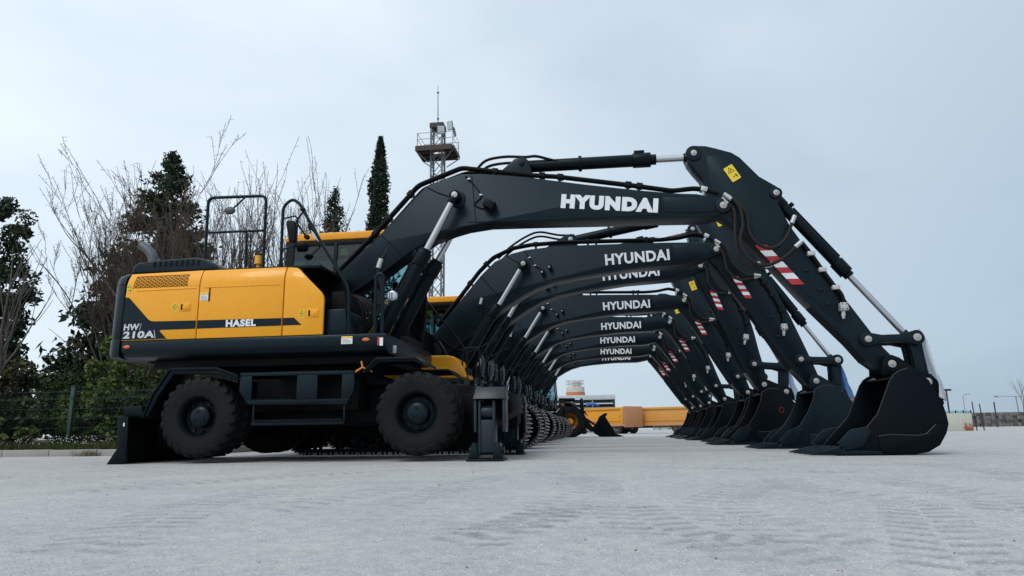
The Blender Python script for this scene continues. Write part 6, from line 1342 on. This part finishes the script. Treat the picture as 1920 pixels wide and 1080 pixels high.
# ------------------------------------------------------------------ person standing between the excavators and the loader
def person():
    root = thing('person', 'person in dark jacket and dark cap standing by the last excavator tracks', 'person', (-2.0, 34.5, 0), rz=R(-60))
    J = {'pel': (0, 0, .95), 'sp': (.0, .02, 1.12), 'ch': (0, .0, 1.36), 'nk': (0, .0, 1.50), 'h0': (0, -.015, 1.58), 'h1': (0, -.02, 1.70),
         'sl': (.19, 0, 1.43), 'el': (.25, .03, 1.15), 'wl': (.22, -.12, .93), 'sr': (-.19, 0, 1.43), 'er': (-.25, .03, 1.15), 'wr': (-.20, -.14, .95),
         'hl': (.10, 0, .90), 'kl': (.12, -.02, .50), 'al': (.12, .03, .10), 'tl': (.13, -.13, .04), 'hr': (-.10, 0, .90), 'kr': (-.13, -.03, .50), 'ar': (-.14, .02, .10), 'tr': (-.15, -.14, .04)}
    Rr = {'pel': (.17, .12), 'sp': (.165, .115), 'ch': (.19, .125), 'nk': (.06, .06), 'h0': (.075, .085), 'h1': (.085, .10), 'sl': (.085, .085), 'el': (.058, .058), 'wl': (.042, .042), 'sr': (.085, .085), 'er': (.058, .058), 'wr': (.042, .042),
          'hl': (.105, .105), 'kl': (.075, .075), 'al': (.055, .055), 'tl': (.045, .04), 'hr': (.105, .105), 'kr': (.075, .075), 'ar': (.055, .055), 'tr': (.045, .04)}
    Ed = ['pel sp', 'sp ch', 'ch nk', 'nk h0', 'h0 h1', 'ch sl', 'sl el', 'el wl', 'ch sr', 'sr er', 'er wr', 'pel hl', 'hl kl', 'kl al', 'al tl', 'pel hr', 'hr kr', 'kr ar', 'ar tr']
    def skin(name, J, Rr, Ed, rootv, mat, parent):
        ks_ = list(J); me = bpy.data.meshes.new(name); me.from_pydata([J[k] for k in ks_], [(ks_.index(e.split()[0]), ks_.index(e.split()[1])) for e in Ed], [])
        o = bpy.data.objects.new(name, me); col.objects.link(o)
        o.modifiers.new('skin', 'SKIN'); sub_ = o.modifiers.new('sub', 'SUBSURF'); sub_.levels = sub_.render_levels = 2
        for i, k in enumerate(ks_): me.skin_vertices[0].data[i].radius = Rr[k]; me.skin_vertices[0].data[i].use_root = (k == rootv)
        dg = bpy.context.evaluated_depsgraph_get(); dg.update(); m2 = bpy.data.meshes.new_from_object(o.evaluated_get(dg)); bpy.data.objects.remove(o)
        m2.materials.clear(); m2.polygons.foreach_set('use_smooth', [True] * len(m2.polygons))
        return obj(name, m2, mat, parent)
    body = skin('body', J, Rr, Ed, 'pel', ['jacket_black', 'trousers', 'skin'], root)
    for p in body.data.polygons:
        z = p.center.z; p.material_index = 2 if z > 1.535 else (1 if z < .90 and abs(p.center.x) < .19 else 0)
    for sg, w_ in ((1, J['wl']), (-1, J['wr'])):
        w_ = Vector(w_); HJ = {'w': tuple(w_), 'p': tuple(w_ + Vector((0, -.05, -.05)))}; HR = {'w': (.035, .025), 'p': (.042, .022)}; HE = ['w p']
        for q, (dx, L) in enumerate(((-.03, .07), (-.01, .08), (.01, .075), (.03, .06))):
            a = w_ + Vector((dx, -.08, -.085)); b = a + Vector((0, -.03, -L * .5)); c = b + Vector((0, .005, -L * .4)); HJ['a%d' % q] = tuple(a); HJ['b%d' % q] = tuple(b); HJ['c%d' % q] = tuple(c); HE += ['p a%d' % q, 'a%d b%d' % (q, q), 'b%d c%d' % (q, q)]
            for kk in 'abc': HR['%s%d' % (kk, q)] = (.009, .009)
        a = w_ + Vector((-sg * .045, -.05, -.05)); b = a + Vector((-sg * .01, -.03, -.035)); HJ['t0'] = tuple(a); HJ['t1'] = tuple(b); HR['t0'] = (.011, .011); HR['t1'] = (.009, .009); HE += ['w t0', 't0 t1']
        skin('hand', HJ, HR, HE, 'w', 'skin', root)
    hd_ = B(); ellipsoid(hd_, (0, -.005, 1.725), .098, .118, .085); hd_.v = [(x, y, max(z, 1.70)) for x, y, z in hd_.v]; cp_ = hd_.build('cap', 'jacket_black', root, smooth=60)
    B().slab([(-.08, -.09), (-.07, -.17), (0, -.20), (.07, -.17), (.08, -.09)], 1.70, 1.712).build('cap_peak', 'jacket_black', cp_, bevel=.004)
    ellipsoid(B(), (0, .03, 1.66), .088, .088, .085).build('hair', 'hair', root)
    B().add([(-.014, -.11, 1.63), (.014, -.11, 1.63), (0, -.135, 1.635), (0, -.108, 1.67)], [(0, 1, 2), (1, 3, 2), (3, 0, 2)]).build('nose', 'skin', root)
    for sx in (-.035, .035): ellipsoid(B(), (sx, -.105, 1.665), .012, .006, .007, 8, 5).build('eye', 'hair', root)
    B().box(-.025, .025, -.108, -.10, 1.598, 1.604).build('mouth', 'red', root)
    for sx in (-.088, .088): ellipsoid(B(), (sx, -.005, 1.65), .012, .022, .032, 8, 5).build('ear', 'skin', root)
person()

# ------------------------------------------------------------------ tipper trucks in the background
TY = make_tyre(.5, .30, 20); TR = make_rim(.25, .30, -1)
def tipper(label, x, y, rz, mats, boxlen=5.2):
    t = thing('tipper_truck', label, 'truck', (x, y, 0), rz, group='tipper trucks in the background')
    # local +x = front; tail at x=0
    L_ = boxlen; H0, H1, hw = .68, 2.10, 1.2
    B().prism([(0, H0), (.02, H1), (L_, H1), (L_, H0)], -hw, hw).build('tipper_box', mats[0], t, bevel=.03)
    for sg in (-1, 1):
        B().box(-.04, L_ + .04, *sorted((sg * hw, sg * (hw + .09))), H1 - .14, H1 + .05).build('top_rail', mats[0], t, bevel=.015)
        B().box(-.02, L_ + .02, *sorted((sg * hw, sg * (hw + .07))), H0 - .06, H0 + .12).build('bottom_rail', mats[1], t, bevel=.015)
        B().box(.1, L_ - .1, *sorted((sg * hw, sg * (hw + .05))), H0 + .34, H0 + .42).build('side_rib', mats[0], t, bevel=.01)
        for k in range(2):
            xx = .02 + k * (L_ - .26); B().box(xx, xx + .22, *sorted((sg * hw, sg * (hw + .10))), H0 + .12, H1 - .14).build('side_post', mats[0], t, bevel=.015)
        B().box(.35, .45, *sorted((sg * (hw + .001), sg * (hw + .06))), H0 + .7, H1 - .5).build('side_rib', mats[0], t, bevel=.01)
    B().prism([(-.07, H0 - .14), (-.07, H1 + .12), (-.004, H1 + .12), (-.004, H0 - .14)], -hw - .05, hw + .05).build('tailgate', mats[2], t, bevel=.015)
    for yy in (-.9, -.3, .3, .9): B().box(-.12, -.071, yy - .05, yy + .05, H0 - .05, H1 + .05).build('tailgate_rib', mats[2], t, bevel=.01)
    B().box(-.11, -.072, -hw, hw, H0 - .13, H0 - .03).build('tailgate_rib', mats[2], t, bevel=.01)
    B().box(.3, L_ + 2.0, -.4, .4, .45, .64).build('chassis', 'truck_grey', t, bevel=.02)
    for xx in (.85, 2.1, L_ + 1.2):
        B().cyl((xx, -.9, .5), (xx, .9, .5), .09, n=10).build('axle', 'truck_grey', t)
        for sg in (-1, 1):
            o = obj('wheel', TY, 'truck_tyre', t, (xx, sg * 1.05, .5)); q = obj('rim', TR, 'truck_rim', o)
            if sg > 0: q.rotation_euler = (0, 0, math.pi)
    for sg in (-1, 1):
        B().tube([(.25, sg * 1.1, .62), (.35, sg * 1.1, .98 - .05), (.85, sg * 1.1, 1.08 - .02), (1.4, sg * 1.1, .93), (1.5, sg * 1.1, .62)], .05, 6).build('mudguard', 'truck_frame', t)
        b_ = B()
        for zz in (.32, .55): b_.box(2.8, 4.1, sg * 1.1 - .03, sg * 1.1 + .03, zz, zz + .09)
        for xx in (2.8, 4.03): b_.box(xx, xx + .08, sg * 1.1 - .028, sg * 1.1 + .028, .25, .70)
        b_.build('side_guard', 'truck_frame', t)
    B().prism([(L_ + .25, .5), (L_ + .25, 1.98), (L_ + .5, 2.05), (L_ + 1.8, 2.02), (L_ + 2.05, 1.4), (L_ + 2.1, .5)], -1.15, 1.15).build('cab', mats[0], t, bevel=.08)
    B().prism([(L_ + 1.83, 1.95), (L_ + 1.86, 1.95), (L_ + 2.075, 1.4), (L_ + 2.05, 1.4)], -1.0, 1.0).build('windscreen', 'glass', t)
    for sg in (-1, 1): B().box(L_ + .7, L_ + 1.7, *sorted((sg * 1.151, sg * 1.156)), 1.4, 1.9).build('window', 'glass', t); B().cyl((L_ + 2.09, sg * .8, .85), (L_ + 2.13, sg * .8, .85), .12, n=14).build('headlight', 'lamp_glass', t)
    return t
tipper('orange tipper truck with its faded tailgate turned to the camera', 2.35, 59.0, R(180 - 40), ('truck_yellow', 'truck_faded', 'truck_faded'))
tipper('dusty faded orange tipper truck behind the buckets, right of the other truck', 8.3, 60.0, R(180 - 18), ('truck_orange', 'truck_faded', 'truck_faded'), 6.0)

# ------------------------------------------------------------------ buildings and far things
bd = thing('open_shed', 'low white shed with flat roof and open front behind the trucks', 'building', (0, 90, 0))
B().box(-12, 1.5, 0, 9, 4.12, 4.72).build('roof', 'shed_white', bd, bevel=.03)
B().box(-12, 1.46, 8.7, 8.9, 0, 4.1).box(1.2, 1.46, .1, 8.7, 0, 4.1).build('wall', 'shed_grey', bd)
for x in (-9.5, -6.5, -4.0, -1.4, 1.3): B().box(x - .08, x + .08, .1, .26, 0, 4.115).build('post', 'pole_grey', bd)
B().box(-12, 1.19, .12, .22, 3.55, 3.7).build('beam', 'shed_white', bd); B().box(-12, 1.19, .3, .35, 0, 3.2).build('front_panel', 'shed_grey', bd)
sl = thing('silo', 'small round cream silo with orange base band above the white shed roof', 'silo', (-3.8, 97, 0))
B().lathe([(.01, 0), (1.25, 0), (1.25, 6.0), (1.2, 6.15), (.01, 6.35)], (0, 0, 0), 'z', 28).build('tank', 'silo_cream', sl)
B().lathe([(1.26, 4.9), (1.32, 4.9), (1.32, 5.45), (1.26, 5.45)], (0, 0, 0), 'z', 28).build('band', 'silo_orange', sl)
B().lathe([(.01, 6.2), (.62, 6.2), (.66, 6.7), (.6, 6.95), (.01, 6.98)], (.1, 0, 0), 'z', 20).build('filter_cap', 'silo_cream', sl)
for z in (6.6, 7.0): B().tube([(1.2 * math.cos(R(a)), 1.2 * math.sin(R(a)), z) for a in range(0, 361, 20)], .03, 4, caps=False).build('guard_rail', 'pole_grey', sl)
for a in range(0, 360, 45): B().tube([(1.2 * math.cos(R(a)), 1.2 * math.sin(R(a)), 6.1), (1.2 * math.cos(R(a)), 1.2 * math.sin(R(a)), 7.0)], .025, 4).build('rail_post', 'pole_grey', sl)
fb = thing('warehouse', 'pale grey flat building glimpsed behind the trees at left', 'building', (-27, 42, 0)); B().box(-7, 5.2, 0, 10, 0, 6.2).build('wall', 'shed_white', fb); B().box(-7.2, 5.4, -.2, 10.2, 6.2, 6.5).build('roof', 'shed_grey', fb)
for k in range(6): B().box(-6 + k * 1.8, -5 + k * 1.8, -.03, .0 - .004, 3.6, 4.8).build('window', 'glass', fb)
rb_ = thing('brick_hut', 'small reddish brick hut peeping out between the two nearest buckets', 'building', (32.4, 95, 0)); B().box(-1.6, 1.6, 0, 3, 0, 3.6).build('wall', 'brick_red', rb_); B().prism([(-1.8, 3.6), (0, 4.2), (1.8, 3.6)], -.2, 3.2).build('roof', 'brick_red', rb_)
tk = thing('site_cabinet', 'cream metal cabinet streaked with rust right of the nearest bucket', 'cabinet', (20.95, 45, 0))
B().box(-.95, .68, 0, 1.2, .0, 1.02).build('body', 'cream_rust', tk, bevel=.015)
for k in range(9): B().box(-.93 + k * .175, -.90 + k * .175, -.022, -.002, .03, 1.0).build('rib', 'cream_rust', tk)
B().box(-.95, .68, .02, .03, 1.03, 1.17).build('top_screen', 'glass', tk)
for x in (-.9, -.2, .22, .64): B().box(x, x + .05, 0, .05, 1.025, 1.2).build('screen_clip', 'black_plastic', tk)
pw = thing('paving_stacks', 'long stack of grey stone pallets behind a fence at the far right', 'stone stack', (0, 112, 0))
rnd = random.Random(3)
pmesh = {}
for k in range(58):
    x = 53.4 + k * .5
    for r_ in range(4):
        key = rnd.randint(0, 5)
        if key not in pmesh:
            w_ = .42 + .012 * key; pmesh[key] = B().box(-w_ / 2, w_ / 2, -.5, .5, 0, .46).box(-w_ / 2 + .03, w_ / 2 - .03, -.45, .45, .46, .50).mesh('pallet_load', bevel=.02); pmesh[key].materials.append(MAT[('pallet_stone', 'pallet_dark')[key % 2]])
        o = obj('pallet_load', pmesh[key], None, pw, (x + rnd.uniform(-.02, .02), rnd.uniform(-.15, .15), .02 + r_ * .515))
for lab, x, y, h, r_ in (('thin dark fence pole beside the rusty cabinet', 21.75, 44.9, 1.65, .03), ('thin leaning fence pole just right of the rusty cabinet', 22.0, 44.6, 1.5, .03), ('tall dark post in front of the stone stacks', 45.9, 90, 2.9, .07)):
    tag(B().tube([(0, 0, 0), (-.06 * (r_ < .05), 0, h)], r_, 6).cyl((-.06 * (r_ < .05), 0, h), (-.06 * (r_ < .05), 0, h + .03), r_ * 1.3, n=8).build('fence_pole', 'pole_black', loc=(x, y, 0)), lab, 'pole', 'fence poles at the right')
lp = thing('lamp_post', 'black lamp post with flat T-shaped head right of the nearest bucket', 'lamp post', (27.2, 60, 0)); B().tube([(0, 0, 0), (0, 0, 3.02)], .06, 8).build('pole', 'pole_black', lp); B().box(-.36, .36, -.12, .12, 3.02, 3.17).build('lamp_head', 'pole_black', lp, bevel=.03)
lp = thing('street_lamp', 'thin grey street lamp with curved arm far behind the cabinet', 'street lamp', (71.0, 150, 0)); B().tube(smooth_path([(0, 0, 0), (-.05, 0, 5.0), (.05, 0, 6.0), (.9, 0, 6.3)]), .07, 6, r1=.05).build('pole', 'pole_grey', lp); B().box(.85, 1.4, -.1, .1, 6.26, 6.36).build('lamp_head', 'pole_grey', lp, bevel=.04)
crn = thing('tower_crane', 'tiny distant tower crane on the horizon at far right', 'crane', (161.6, 300, 0)); B().tube([(0, 0, 0), (-.3, 0, 11.2)], .22, 4).build('mast', 'pole_grey', crn); B().tube([(-8.5, 0, 11.3), (4, 0, 10.7)], .12, 4).build('jib', 'pole_grey', crn); B().box(-8, -6.8, -.4, .4, 10.8, 11.15).build('counterweight', 'pole_grey', crn)
t = tree_root('poplar_tree', 'slim leafless poplar at the right edge of the picture', 54.6, 100, 0); bare_tree(t, 8.2, 3, 201, .10, .06, 2.6, twig_levels=1, spurs=False, trunk_r=.16)
